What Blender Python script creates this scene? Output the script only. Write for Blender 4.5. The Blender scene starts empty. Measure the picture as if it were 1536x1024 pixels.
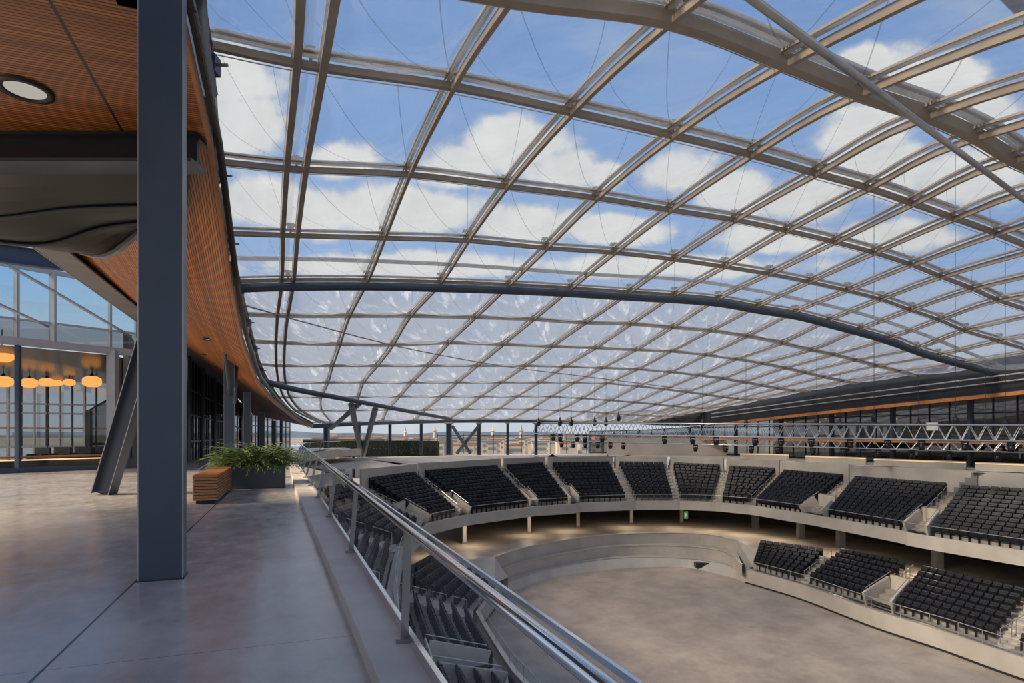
import bpy, math, random
import numpy as np
from mathutils import Vector
random.seed(7)
SC = bpy.context.scene
COL = SC.collection
F, HY, CX, H0 = 900.0, 650.0, 768.0, 1.6
ANG = math.atan(.37)
c_, s_ = math.cos(ANG), math.sin(ANG)

# ---------------------------------------------------------------- coordinates
def W(n, v, z=0.0):                    # building axes: n across the arena, v along it
    return Vector((c_*n - s_*v, s_*n + c_*v, z))
def NV(p):
    return (c_*p.x + s_*p.y, -s_*p.x + c_*p.y)
def onh(x, y, h):                      # survey point lying h metres below eye height
    Y = h*F/(y-HY)
    return Vector(((x-CX)/F*Y, Y, H0-h))
def aty(x, y, Y):                      # survey point at distance Y
    return Vector(((x-CX)/F*Y, Y, H0-(y-HY)/F*Y))
def proj(p):
    return (CX+F*p.x/p.y, HY-F*(p.z-H0)/p.y) if p.y > .05 else (-9999, -9999)
def lerp(a, b, t): return a+(b-a)*t
def cat(P, t):                         # Catmull-Rom through P at parameter t (index units)
    n = len(P)
    i = max(0, min(n-2, int(math.floor(t)))); f = t-i
    p1, p2 = P[i], P[i+1]
    p0 = P[i-1] if i > 0 else p1*2-p2
    p3 = P[i+2] if i+2 < n else p2*2-p1
    return .5*((2*p1)+(p2-p0)*f+(2*p0-5*p1+4*p2-p3)*f*f+(3*p1-p0-3*p2+p3)*f**3)
def smooth(P, k=6):
    return [cat(P, i/k) for i in range((len(P)-1)*k+1)]
def resample(P, n):
    L = [0]
    for a, b in zip(P, P[1:]): L.append(L[-1]+(b-a).length)
    out = []; j = 0
    for i in range(n):
        d = L[-1]*i/(n-1)
        while j < len(P)-2 and L[j+1] < d: j += 1
        out.append(lerp(P[j], P[j+1], (d-L[j])/max(1e-6, L[j+1]-L[j])))
    return out
def interp(x, xs, ys):
    return float(np.interp(x, xs, ys))

# ---------------------------------------------------------------- mesh builder
class MB:
    def __init__(s): s.v = []; s.f = []; s.uv = None
    def add(s, vs, fs):
        o = len(s.v); s.v += [tuple(q) for q in vs]; s.f += [tuple(o+i for i in f) for f in fs]; return s
    def box(s, lo, hi):
        x0, y0, z0 = lo; x1, y1, z1 = hi
        return s.add([(x0,y0,z0),(x1,y0,z0),(x1,y1,z0),(x0,y1,z0),(x0,y0,z1),(x1,y0,z1),(x1,y1,z1),(x0,y1,z1)],
                     [(0,3,2,1),(4,5,6,7),(0,1,5,4),(1,2,6,5),(2,3,7,6),(3,0,4,7)])
    def sweep(s, P, prof, closed=True, caps=True, up=Vector((0,0,1))):
        # prof: list of (side, up) offsets
        n = len(P); k = len(prof); vs = []
        for i, p in enumerate(P):
            a = P[max(0, i-1)]; b = P[min(n-1, i+1)]
            t = (b-a)
            t = t.normalized() if t.length > 1e-9 else Vector((0,1,0))
            sd = t.cross(up)
            if sd.length < 1e-4: sd = t.cross(Vector((1,0,0)))
            sd.normalize(); u2 = sd.cross(t).normalized()
            for (x, z) in prof: vs.append(p+sd*x+u2*z)
        fs = []
        for i in range(n-1):
            for j in range(k if closed else k-1):
                a = i*k+j; b = i*k+(j+1) % k
                fs.append((a, b, b+k, a+k))
        if caps and closed:
            fs.append(tuple(range(k-1, -1, -1))); fs.append(tuple((n-1)*k+j for j in range(k)))
        return s.add(vs, fs)
    def bar(s, a, b, w, h, up=Vector((0,0,1))):
        return s.sweep([Vector(a), Vector(b)], [(-w/2,-h/2),(w/2,-h/2),(w/2,h/2),(-w/2,h/2)], up=up)
    def rect(s, P, w, h, dx=0, dz=0):
        return s.sweep(P, [(dx-w/2,dz-h/2),(dx+w/2,dz-h/2),(dx+w/2,dz+h/2),(dx-w/2,dz+h/2)])
    def tube(s, P, r, k=8, dx=0, dz=0):
        P = [Vector(p) for p in P]
        return s.sweep(P, [(dx+r*math.cos(2*math.pi*j/k), dz+r*math.sin(2*math.pi*j/k)) for j in range(k)])
    def ibeam(s, P, w, h, t=.03):
        return s.sweep(P, [(-w/2,-h/2),(w/2,-h/2),(w/2,-h/2+t),(t/2,-h/2+t),(t/2,h/2-t),(w/2,h/2-t),(w/2,h/2),(-w/2,h/2),(-w/2,h/2-t),(-t/2,h/2-t),(-t/2,-h/2+t),(-w/2,-h/2+t)])
    def lathe(s, ctr, prof, k=20, cap=True):
        vs = []; c = Vector(ctr)
        for (r, z) in prof:
            for j in range(k): vs.append(c+Vector((r*math.cos(2*math.pi*j/k), r*math.sin(2*math.pi*j/k), z)))
        fs = []
        for i in range(len(prof)-1):
            for j in range(k):
                a = i*k+j; b = i*k+(j+1) % k; fs.append((a, b, b+k, a+k))
        if cap:
            fs.append(tuple(range(k-1, -1, -1))); fs.append(tuple((len(prof)-1)*k+j for j in range(k)))
        return s.add(vs, fs)
    def strip(s, A, B):                # ruled surface between two polylines
        n = len(A)
        return s.add(list(A)+list(B), [(i, i+1, n+i+1, n+i) for i in range(n-1)])
    def wall(s, P, z0, z1, th=.15):    # vertical wall along plan polyline
        return s.sweep([Vector((p.x, p.y, 0)) for p in P], [(-th/2, z0), (th/2, z0), (th/2, z1), (-th/2, z1)])
    def build(s, name, mat, parent=None, smooth_=False):
        me = bpy.data.meshes.new(name)
        off = parent.location if parent else Vector((0,0,0))
        if parent is None and s.v:
            a = np.array(s.v); off = Vector((float(a[:,0].mean()), float(a[:,1].mean()), float(a[:,2].min())))
        elif parent is not None and parent.parent is not None:
            off = parent['abs'] if False else world_loc(parent)
        me.from_pydata([tuple(Vector(q)-off) for q in s.v], [], s.f)
        me.materials.append(mat)
        if smooth_:
            me.polygons.foreach_set('use_smooth', [True]*len(me.polygons))
        if s.uv is not None:
            ul = me.uv_layers.new(name='UVMap')
            flat = []
            for p in me.polygons:
                for vi in p.vertices: flat += list(s.uv[vi])
            ul.data.foreach_set('uv', flat)
        me.update()
        o = bpy.data.objects.new(name, me); COL.objects.link(o)
        if parent: o.parent = parent
        else: o.location = off
        return o
def world_loc(o):
    v = Vector(o.location)
    while o.parent: o = o.parent; v += o.location
    return v
def tag(o, label, cat, group=None, kind=None):
    o['label'] = label; o['category'] = cat
    if group: o['group'] = group
    if kind: o['kind'] = kind
    return o
def thing(name, label, cat, loc, group=None):
    o = bpy.data.objects.new(name, None); COL.objects.link(o); o.location = loc
    o.empty_display_size = .2
    return tag(o, label, cat, group)
def struct(name, mb, mat, label=None, smooth_=False):
    o = mb.build(name, mat, None, smooth_); o['kind'] = 'structure'
    if label: o['label'] = label
    return o

# ---------------------------------------------------------------- materials
def nodes(name):
    m = bpy.data.materials.new(name); m.use_nodes = True
    nt = m.node_tree; nt.nodes.clear()
    out = nt.nodes.new('ShaderNodeOutputMaterial')
    return m, nt, out
def N(nt, t, **kw):
    n = nt.nodes.new(t)
    for k, v in kw.items(): setattr(n, k, v)
    return n
def math_(nt, op, a, b=None, c=None):
    n = nt.nodes.new('ShaderNodeMath'); n.operation = op
    for i, x in enumerate((a, b, c)):
        if x is None: continue
        if isinstance(x, (int, float)): n.inputs[i].default_value = x
        else: nt.links.new(x, n.inputs[i])
    return n.outputs[0]
def noise(nt, scale, detail=3, vec=None, rough=.55, mapping=None):
    t = N(nt, 'ShaderNodeTexNoise'); t.inputs['Scale'].default_value = scale
    t.inputs['Detail'].default_value = detail; t.inputs['Roughness'].default_value = rough
    if vec is None:
        g = N(nt, 'ShaderNodeNewGeometry'); vec = g.outputs['Position']
    if mapping:
        m = N(nt, 'ShaderNodeMapping'); m.inputs['Scale'].default_value = mapping
        if len(mapping) == 3: pass
        nt.links.new(vec, m.inputs[0]); vec = m.outputs[0]
    nt.links.new(vec, t.inputs['Vector'])
    return t.outputs['Fac']
def ramp(nt, fac, stops):
    r = N(nt, 'ShaderNodeValToRGB')
    el = r.color_ramp.elements
    while len(el) > 1: el.remove(el[0])
    el[0].position = stops[0][0]; el[0].color = (*stops[0][1], 1)
    for p, cc in stops[1:]:
        e = el.new(p); e.color = (*cc, 1)
    nt.links.new(fac, r.inputs[0]); return r.outputs[0]
def mat(name, col, rough=.5, metal=0, var=.12, scale=3, spec=.5, bump=0, rvar=0, coat=0, emis=0, mapping=None):
    m, nt, out = nodes(name)
    b = N(nt, 'ShaderNodeBsdfPrincipled')
    fac = noise(nt, scale, 4, mapping=mapping)
    lo = tuple(max(0, x*(1-var)) for x in col); hi = tuple(min(1, x*(1+var)) for x in col)
    cr = ramp(nt, fac, [(.3, lo), (.7, hi)])
    nt.links.new(cr, b.inputs['Base Color'])
    b.inputs['Roughness'].default_value = rough; b.inputs['Metallic'].default_value = metal
    b.inputs['Specular IOR Level'].default_value = spec
    b.inputs['Coat Weight'].default_value = coat
    if rvar:
        f2 = noise(nt, scale*.6, 5, mapping=mapping)
        mr = N(nt, 'ShaderNodeMapRange'); mr.inputs[1].default_value = .3; mr.inputs[2].default_value = .7
        mr.inputs[3].default_value = rough-rvar; mr.inputs[4].default_value = rough+rvar
        nt.links.new(f2, mr.inputs[0]); nt.links.new(mr.outputs[0], b.inputs['Roughness'])
    if bump:
        bp = N(nt, 'ShaderNodeBump'); bp.inputs['Strength'].default_value = bump; bp.inputs['Distance'].default_value = .02
        nt.links.new(noise(nt, scale*8, 5), bp.inputs['Height']); nt.links.new(bp.outputs[0], b.inputs['Normal'])
    if emis:
        nt.links.new(cr, b.inputs['Emission Color']); b.inputs['Emission Strength'].default_value = emis
    nt.links.new(b.outputs[0], out.inputs[0])
    return m
def glass_mat(name, tint=(.9,.95,.96), refl=.06, edge=.6, haze=0, hazecol=(.8,.85,.9), rough=.02, seams=False, crease_glints=False):
    m, nt, out = nodes(name)
    tr = N(nt, 'ShaderNodeBsdfTransparent'); tr.inputs[0].default_value = (*tint, 1)
    gl = N(nt, 'ShaderNodeBsdfGlossy'); gl.inputs['Roughness'].default_value = rough
    gl.inputs[0].default_value = (.9,.92,.95,1)
    lw = N(nt, 'ShaderNodeLayerWeight'); lw.inputs[0].default_value = .35
    mr = N(nt, 'ShaderNodeMapRange'); mr.inputs[3].default_value = refl; mr.inputs[4].default_value = edge
    p = math_(nt, 'POWER', lw.outputs['Facing'], 2.2)
    nt.links.new(p, mr.inputs[0])
    mx = N(nt, 'ShaderNodeMixShader'); nt.links.new(mr.outputs[0], mx.inputs[0])
    nt.links.new(tr.outputs[0], mx.inputs[1]); nt.links.new(gl.outputs[0], mx.inputs[2])
    last = mx.outputs[0]
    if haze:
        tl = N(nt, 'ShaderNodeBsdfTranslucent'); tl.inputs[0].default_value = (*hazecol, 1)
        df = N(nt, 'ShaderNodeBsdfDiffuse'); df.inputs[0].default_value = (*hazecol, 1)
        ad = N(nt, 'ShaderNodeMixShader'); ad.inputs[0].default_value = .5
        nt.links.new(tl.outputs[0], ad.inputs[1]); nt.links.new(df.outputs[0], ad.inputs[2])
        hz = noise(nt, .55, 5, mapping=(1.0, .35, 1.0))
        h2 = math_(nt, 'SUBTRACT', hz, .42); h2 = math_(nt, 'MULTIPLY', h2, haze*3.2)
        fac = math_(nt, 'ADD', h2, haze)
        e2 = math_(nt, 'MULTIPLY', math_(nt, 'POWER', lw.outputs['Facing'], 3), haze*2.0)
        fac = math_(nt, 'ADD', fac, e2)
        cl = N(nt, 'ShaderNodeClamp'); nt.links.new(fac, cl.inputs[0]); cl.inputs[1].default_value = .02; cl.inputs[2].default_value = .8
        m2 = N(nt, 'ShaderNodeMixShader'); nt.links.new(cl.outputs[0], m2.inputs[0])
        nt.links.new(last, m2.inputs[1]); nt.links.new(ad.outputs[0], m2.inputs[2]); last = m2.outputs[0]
    if seams:
        uv = N(nt, 'ShaderNodeUVMap'); sp = N(nt, 'ShaderNodeSeparateXYZ'); nt.links.new(uv.outputs[0], sp.inputs[0])
        u, v = sp.outputs[0], sp.outputs[1]
        r2 = math_(nt, 'SQRT', math_(nt, 'ADD', math_(nt, 'MULTIPLY', u, u), math_(nt, 'MULTIPLY', v, v)))
        at = math_(nt, 'ARCTAN2', v, u)
        k = math_(nt, 'MULTIPLY', at, 4/(math.pi/2))
        fr = math_(nt, 'ABSOLUTE', math_(nt, 'SUBTRACT', k, math_(nt, 'ROUND', k)))
        d = math_(nt, 'MULTIPLY', fr, r2)
        ln = math_(nt, 'LESS_THAN', d, .0085)
        notedge = math_(nt, 'MULTIPLY', math_(nt, 'GREATER_THAN', k, .5), math_(nt, 'LESS_THAN', k, 3.5))
        ln = math_(nt, 'MULTIPLY', math_(nt, 'MULTIPLY', ln, notedge), .42)
        bw = math_(nt, 'MULTIPLY', math_(nt, 'SINE', math_(nt, 'MULTIPLY', v, math.pi)), .17)
        inb = math_(nt, 'MULTIPLY', math_(nt, 'LESS_THAN', u, bw), math_(nt, 'GREATER_THAN', u, 0.0))  # grey shading band painted along one cushion edge
        ln = math_(nt, 'MAXIMUM', ln, math_(nt, 'MULTIPLY', inb, .17 if not crease_glints else .04))
        if crease_glints:  # bright streak highlights painted in a fan across the foil
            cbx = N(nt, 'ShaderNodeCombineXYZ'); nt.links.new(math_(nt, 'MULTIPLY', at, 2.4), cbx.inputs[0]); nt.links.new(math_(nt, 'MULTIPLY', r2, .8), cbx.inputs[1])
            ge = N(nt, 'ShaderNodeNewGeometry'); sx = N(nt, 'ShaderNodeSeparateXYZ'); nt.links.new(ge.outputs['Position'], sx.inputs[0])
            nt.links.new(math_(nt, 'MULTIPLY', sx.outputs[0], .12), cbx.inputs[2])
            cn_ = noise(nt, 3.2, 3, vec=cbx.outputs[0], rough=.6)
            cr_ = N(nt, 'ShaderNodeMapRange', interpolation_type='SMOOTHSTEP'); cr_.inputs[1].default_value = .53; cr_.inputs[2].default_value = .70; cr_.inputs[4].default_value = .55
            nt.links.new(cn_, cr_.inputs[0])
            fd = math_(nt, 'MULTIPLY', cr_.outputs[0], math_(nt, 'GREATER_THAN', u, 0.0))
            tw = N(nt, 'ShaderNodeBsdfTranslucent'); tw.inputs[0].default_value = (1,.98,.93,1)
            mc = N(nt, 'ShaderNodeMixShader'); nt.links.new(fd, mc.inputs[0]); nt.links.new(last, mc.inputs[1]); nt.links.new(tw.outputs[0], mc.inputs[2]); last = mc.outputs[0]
        dk = N(nt, 'ShaderNodeBsdfDiffuse'); dk.inputs[0].default_value = (.25,.25,.25,1)
        m3 = N(nt, 'ShaderNodeMixShader'); nt.links.new(ln, m3.inputs[0])
        nt.links.new(last, m3.inputs[1]); nt.links.new(dk.outputs[0], m3.inputs[2]); last = m3.outputs[0]
    nt.links.new(last, out.inputs[0])
    return m
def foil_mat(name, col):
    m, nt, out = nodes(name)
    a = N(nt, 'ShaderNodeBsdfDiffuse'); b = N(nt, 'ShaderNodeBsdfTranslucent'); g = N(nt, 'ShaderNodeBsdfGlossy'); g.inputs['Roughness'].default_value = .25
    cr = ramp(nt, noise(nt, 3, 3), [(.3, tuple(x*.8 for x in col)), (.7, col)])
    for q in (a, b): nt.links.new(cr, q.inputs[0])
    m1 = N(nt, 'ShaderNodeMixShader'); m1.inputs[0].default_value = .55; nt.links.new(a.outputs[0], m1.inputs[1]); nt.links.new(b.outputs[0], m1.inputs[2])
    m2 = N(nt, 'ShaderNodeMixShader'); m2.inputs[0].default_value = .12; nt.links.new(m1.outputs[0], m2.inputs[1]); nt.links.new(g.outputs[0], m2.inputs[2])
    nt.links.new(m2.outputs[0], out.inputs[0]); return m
def rot_coord(nt):                     # position in building axes (n, v, z)
    g = N(nt, 'ShaderNodeNewGeometry'); mp = N(nt, 'ShaderNodeMapping')
    mp.inputs['Rotation'].default_value = (0, 0, -ANG); nt.links.new(g.outputs['Position'], mp.inputs[0])
    sp = N(nt, 'ShaderNodeSeparateXYZ'); nt.links.new(mp.outputs[0], sp.inputs[0]); return mp.outputs[0], sp.outputs
def slat_mat(name, axis, pitch, seams=(), br=1.0):
    m, nt, out = nodes(name)
    vec, xyz = rot_coord(nt)
    a = math_(nt, 'DIVIDE', xyz[axis], pitch)
    fr = math_(nt, 'FRACT', math_(nt, 'ADD', a, 1000.0))
    gap = math_(nt, 'LESS_THAN', fr, .3)
    for (ax, pos, wd) in seams:
        d = math_(nt, 'ABSOLUTE', math_(nt, 'SUBTRACT', xyz[ax], pos))
        gap = math_(nt, 'MAXIMUM', gap, math_(nt, 'LESS_THAN', d, wd))
    idn = math_(nt, 'FLOOR', math_(nt, 'ADD', a, 1000.0))
    wn = N(nt, 'ShaderNodeTexWhiteNoise', noise_dimensions='1D'); nt.links.new(idn, wn.inputs['W'])
    ns = noise(nt, 3.0, 4, vec=vec, mapping=(6 if axis == 0 else 1, 6 if axis == 1 else 1, 1))
    f = math_(nt, 'ADD', math_(nt, 'MULTIPLY', wn.outputs[0], .35), math_(nt, 'MULTIPLY', ns, .65))
    cr = ramp(nt, f, [(.2, tuple(x*br for x in (.21,.062,.012))), (.5, tuple(x*br for x in (.42,.135,.028))), (.8, tuple(x*br for x in (.60,.215,.05)))])
    mx = N(nt, 'ShaderNodeMixRGB'); nt.links.new(gap, mx.inputs[0]); nt.links.new(cr, mx.inputs[1]); mx.inputs[2].default_value = (.02,.008,.004,1)
    b = N(nt, 'ShaderNodeBsdfPrincipled'); b.inputs['Roughness'].default_value = .42
    nt.links.new(mx.outputs[0], b.inputs['Base Color'])
    nt.links.new(b.outputs[0], out.inputs[0]); return m
def floor_mat(name, col, seams_n, seams_v, rough=.22, warm=0):
    m, nt, out = nodes(name); vec, xyz = rot_coord(nt)
    f1 = noise(nt, .5, 6, vec=vec, rough=.6); f2 = noise(nt, 3.5, 6, vec=vec, rough=.7, mapping=(1, .6, 1))
    f = math_(nt, 'ADD', math_(nt, 'MULTIPLY', f1, .6), math_(nt, 'MULTIPLY', f2, .4))
    lo = tuple(x*.72 for x in col); hi = tuple(x*1.25 for x in col)
    cr = ramp(nt, f, [(.36, lo), (.64, hi)])
    g = None
    for (ax, lst) in ((0, seams_n), (1, seams_v)):
        for (pos, wd) in lst:
            d = math_(nt, 'LESS_THAN', math_(nt, 'ABSOLUTE', math_(nt, 'SUBTRACT', xyz[ax], pos)), wd)
            g = d if g is None else math_(nt, 'MAXIMUM', g, d)
    mx = N(nt, 'ShaderNodeMixRGB'); nt.links.new(cr, mx.inputs[1]); mx.inputs[2].default_value = (.015,.015,.017,1)
    if g is not None: nt.links.new(g, mx.inputs[0])
    else: mx.inputs[0].default_value = 0
    b = N(nt, 'ShaderNodeBsdfPrincipled'); nt.links.new(mx.outputs[0], b.inputs['Base Color'])
    mr = N(nt, 'ShaderNodeMapRange'); mr.inputs[1].default_value = .35; mr.inputs[2].default_value = .65
    mr.inputs[3].default_value = rough*.75; mr.inputs[4].default_value = rough*1.3
    nt.links.new(f2, mr.inputs[0]); nt.links.new(mr.outputs[0], b.inputs['Roughness'])
    bp = N(nt, 'ShaderNodeBump'); bp.inputs['Strength'].default_value = .06; bp.inputs['Distance'].default_value = .01
    nt.links.new(noise(nt, 14, 4, vec=vec), bp.inputs['Height']); nt.links.new(bp.outputs[0], b.inputs['Normal'])
    nt.links.new(b.outputs[0], out.inputs[0]); return m
def emit_mat(name, col, st):
    m, nt, out = nodes(name); e = N(nt, 'ShaderNodeEmission'); e.inputs[0].default_value = (*col, 1); e.inputs[1].default_value = st
    nt.links.new(e.outputs[0], out.inputs[0]); return m

M = dict(
  steel_blue=mat('blue grey painted steel', (.055,.074,.10), .38, .1, .1, 2),
  steel_dark=mat('dark painted steel', (.018,.022,.028), .4, .1, .2, 2),
  steel_edge=mat('bare steel edge', (.42,.41,.40), .3, .6, .1, 4),
  taupe=mat('taupe anodised roof steel', (.36,.30,.24), .42, .2, .15, 1.5),
  alu=mat('brushed aluminium clamp strip', (.62,.58,.53), .28, .75, .12, 5),
  post=mat('satin grey post', (.26,.255,.25), .3, .5, .1, 4),
  chrome=mat('polished stainless steel', (.72,.72,.73), .09, 1, .05, 2, rvar=.03),
  strip=foil_mat('clamp strip coloured as if lit', (.86,.82,.76)),  # pale and translucent so the strips read as lit from above
  node=mat('cast metal connector', (.33,.29,.24), .4, .6, .2, 10),
  truss=mat('silver aluminium truss', (.55,.56,.58), .3, .6, .1, 5),
  black=mat('black metal', (.012,.012,.014), .45, .2, .2, 5),
  seat=mat('black seat upholstery', (.011,.012,.016), .5, 0, .35, 30, spec=.35),
  seat_shell=mat('black moulded plastic', (.007,.008,.01), .3, 0, .3, 8, spec=.6),
  conc=mat('warm pale concrete', (.56,.485,.395), .7, 0, .16, .8, bump=.1),
  conc_dk=mat('concrete steps', (.36,.315,.265), .8, 0, .2, 2, bump=.1),
  conc_kerb=mat('kerb concrete', (.70,.60,.49), .55, 0, .14, 1.2, bump=.08),
  conc_wall=mat('fair faced concrete wall', (.47,.42,.36), .6, 0, .12, .6, bump=.06),
  arena=floor_mat('arena concrete floor', (.40,.33,.265), (), (), .5),
  concourse=floor_mat('lower concourse polished floor', (.46,.40,.33), (), (), .45),
  terrace=floor_mat('polished grey terrace concrete', (.56,.515,.455), [(-1.57,.011)], [(4.9,.003),(8.3,.003),(1.4,.003),(13,.004),(19,.004),(26,.005)], .2),
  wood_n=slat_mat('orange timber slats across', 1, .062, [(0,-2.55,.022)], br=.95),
  wood_v=slat_mat('orange timber slats along', 0, .05, [(1,19.3,.015),(1,27,.02)], br=1.3),  # same timber, brightened to stand for light bounced onto the canopy
  wood_edge=mat('orange timber edge board', (.45,.17,.05), .4, 0, .2, 6),
  wood_bench=mat('varnished bench timber', (.42,.17,.06), .3, 0, .35, 5, mapping=(2,2,30)),
  planter=mat('slate blue planter metal', (.045,.06,.075), .45, .1, .12, 2),
  leaf=mat('fern leaves', (.12,.18,.05), .5, 0, .6, 9),
  leaf_dk=mat('dark leaves', (.02,.04,.015), .6, 0, .6, 3),
  hedge=mat('dark hedge', (.012,.02,.01), .8, 0, .6, 4),
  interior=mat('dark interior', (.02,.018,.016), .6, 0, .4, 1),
  inside_ceiling=mat('dark glossy inner ceiling', (.035,.032,.03), .25, 0, .3, 1),
  frame=mat('pale grey window frame', (.42,.41,.40), .4, .2, .08, 2),
  panel=mat('warm grey cladding panel', (.20,.195,.19), .5, 0, .1, 1),
  grey_ceiling=mat('charcoal underside panel', (.008,.008,.009), .35, 0, .3, .8),
  glass=glass_mat('clear glass', (.95,.97,.975), .03, .32),
  glass_teal=glass_mat('clerestory glass tinted as reflected sky', (.60,.78,.84), .08, .5),  # tint stands in for the teal sky reflection
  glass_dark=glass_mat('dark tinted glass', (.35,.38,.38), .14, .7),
  cushion=glass_mat('clear inflated foil', (.94,.965,.985), .015, .30, .055, (.85,.9,.96), .06, True),
  cushion_far=glass_mat('hazy inflated foil', (.90,.93,.96), .03, .35, .21, (.80,.83,.86), .16, True, True),  # haze of the grazing view and streak highlights mixed into the foil
  lamp=emit_mat('warm lamp shade', (1,.42,.11), .85),
  lamp_white=emit_mat('downlight lens', (1,.93,.82), .32),
  lamp_warm=emit_mat('warm spot lens', (1,.6,.25), 1.6),
  ledge_lit=emit_mat('warm light strip', (1,.62,.28), .9),
  exit=mat('green exit sign', (.05,.16,.04), .5, 0, .1, 5, emis=.5),
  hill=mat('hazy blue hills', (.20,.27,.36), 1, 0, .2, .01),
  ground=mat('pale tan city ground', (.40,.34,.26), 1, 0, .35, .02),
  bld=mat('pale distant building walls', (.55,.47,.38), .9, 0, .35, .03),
)

# ---------------------------------------------------------------- camera, light, sky
cam = bpy.data.objects.new('camera', bpy.data.cameras.new('camera')); COL.objects.link(cam)
cam.location = (0, 0, H0); cam.rotation_euler = (math.pi/2, 0, 0)
cam.data.sensor_width = 36; cam.data.lens = F/1536*36; cam.data.shift_y = (HY-512)/1536
cam.data.clip_end = 6000; cam.data.clip_start = .05
SC.camera = cam
sun = bpy.data.objects.new('sun', bpy.data.lights.new('sun', 'SUN')); COL.objects.link(sun)
sun.data.energy = 4.2; sun.data.color = (1, .83, .62); sun.data.angle = math.radians(14)
sdir = Vector((-.80, -.30, .62)).normalized()
sun.rotation_euler = sdir.to_track_quat('Z', 'Y').to_euler()

wd = bpy.data.worlds.new('world'); SC.world = wd; wd.use_nodes = True
nt = wd.node_tree; nt.nodes.clear()
wo = N(nt, 'ShaderNodeOutputWorld'); bg = N(nt, 'ShaderNodeBackground'); nt.links.new(bg.outputs[0], wo.inputs[0])
tc = N(nt, 'ShaderNodeTexCoord'); sp = N(nt, 'ShaderNodeSeparateXYZ'); nt.links.new(tc.outputs['Generated'], sp.inputs[0])
ay = math_(nt, 'MAXIMUM', math_(nt, 'ABSOLUTE', sp.outputs[1]), .08)
U = math_(nt, 'DIVIDE', sp.outputs[0], ay); V = math_(nt, 'DIVIDE', sp.outputs[2], ay)
cb = N(nt, 'ShaderNodeCombineXYZ'); nt.links.new(U, cb.inputs[0]); nt.links.new(V, cb.inputs[1])
blobs = [(370,195,62,48),(350,110,70,45),(508,240,50,26),(560,318,62,40),(470,320,70,36),(765,218,80,38),(690,248,60,32),(845,258,52,30),(905,262,26,18),
 (1020,262,50,36),(1098,290,60,28),(650,318,80,28),(790,338,90,28),(1300,92,36,22),(1400,112,90,42),(1290,195,60,42),(1480,168,50,44),
 (1210,300,60,30),(1330,262,84,44),(1450,270,90,46),(930,345,90,20),(1340,355,80,24),(400,300,50,36),(1160,360,80,22),(1000,400,200,16),(600,400,200,20)]
field = None
for (x, y, rx, ry) in blobs:
    du = math_(nt, 'DIVIDE', math_(nt, 'SUBTRACT', U, (x-CX)/F), rx*1.35/F)
    dv = math_(nt, 'DIVIDE', math_(nt, 'SUBTRACT', V, (HY-y)/F), ry*1.35/F)
    q = math_(nt, 'SUBTRACT', 1.0, math_(nt, 'SQRT', math_(nt, 'ADD', math_(nt, 'MULTIPLY', du, du), math_(nt, 'MULTIPLY', dv, dv))))
    field = q if field is None else math_(nt, 'SMOOTH_MAX', field, q, .12)
n1 = noise(nt, 9, 7, vec=cb.outputs[0], rough=.6)
n2 = noise(nt, 2.2, 5, vec=cb.outputs[0], rough=.6)
fld = math_(nt, 'ADD', field, math_(nt, 'MULTIPLY', math_(nt, 'SUBTRACT', n1, .5), 1.7))
mr = N(nt, 'ShaderNodeMapRange', interpolation_type='SMOOTHSTEP'); mr.inputs[1].default_value = -.10; mr.inputs[2].default_value = .42
nt.links.new(fld, mr.inputs[0])
# low hazy clouds toward the horizon
lowf = N(nt, 'ShaderNodeMapRange', interpolation_type='SMOOTHSTEP'); lowf.inputs[1].default_value = .36; lowf.inputs[2].default_value = .10
nt.links.new(V, lowf.inputs[0])
low = math_(nt, 'MULTIPLY', lowf.outputs[0], math_(nt, 'ADD', math_(nt, 'MULTIPLY', math_(nt, 'SUBTRACT', n2, .35), 1.6), .45))
cld = math_(nt, 'MINIMUM', math_(nt, 'MAXIMUM', mr.outputs[0], low), 1.0)
cir = noise(nt, 1.7, 7, vec=cb.outputs[0], rough=.68, mapping=(1.0, 2.6, 1.0))
cirf = N(nt, 'ShaderNodeMapRange', interpolation_type='SMOOTHSTEP'); cirf.inputs[1].default_value = .46; cirf.inputs[2].default_value = .75; cirf.inputs[4].default_value = .45
nt.links.new(cir, cirf.inputs[0])
cld = math_(nt, 'MAXIMUM', math_(nt, 'MAXIMUM', cld, cirf.outputs[0]), 0.0)
skyc = ramp(nt, math_(nt, 'MULTIPLY', V, 1.0), [(0, (.40,.47,.55)), (.06, (.36,.46,.60)), (.3, (.20,.34,.58)), (.72, (.115,.235,.47)), (1, (.09,.19,.41))])
n3 = noise(nt, 14, 6, vec=cb.outputs[0])
cc = ramp(nt, math_(nt, 'ADD', math_(nt, 'MULTIPLY', n3, .6), math_(nt, 'MULTIPLY', mr.outputs[0], .35)), [(.3, (.42,.44,.47)), (.58, (.63,.61,.575)), (.75, (.70,.675,.635))])
mx = N(nt, 'ShaderNodeMixRGB'); nt.links.new(cld, mx.inputs[0]); nt.links.new(skyc, mx.inputs[1]); nt.links.new(cc, mx.inputs[2])
# below the horizon: ground haze
gr = math_(nt, 'LESS_THAN', sp.outputs[2], -.002)
mg = N(nt, 'ShaderNodeMixRGB'); nt.links.new(gr, mg.inputs[0]); nt.links.new(mx.outputs[0], mg.inputs[1]); mg.inputs[2].default_value = (.22,.20,.17,1)
nt.links.new(mg.outputs[0], bg.inputs[0]); bg.inputs[1].default_value = 1.0
SC.view_settings.view_transform = 'Standard'; SC.view_settings.exposure = 0.45
SC.cycles.transparent_max_bounces = 24; SC.cycles.max_bounces = 7; SC.cycles.glossy_bounces = 3; SC.cycles.diffuse_bounces = 3
SC.cycles.sample_clamp_indirect = 4

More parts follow.
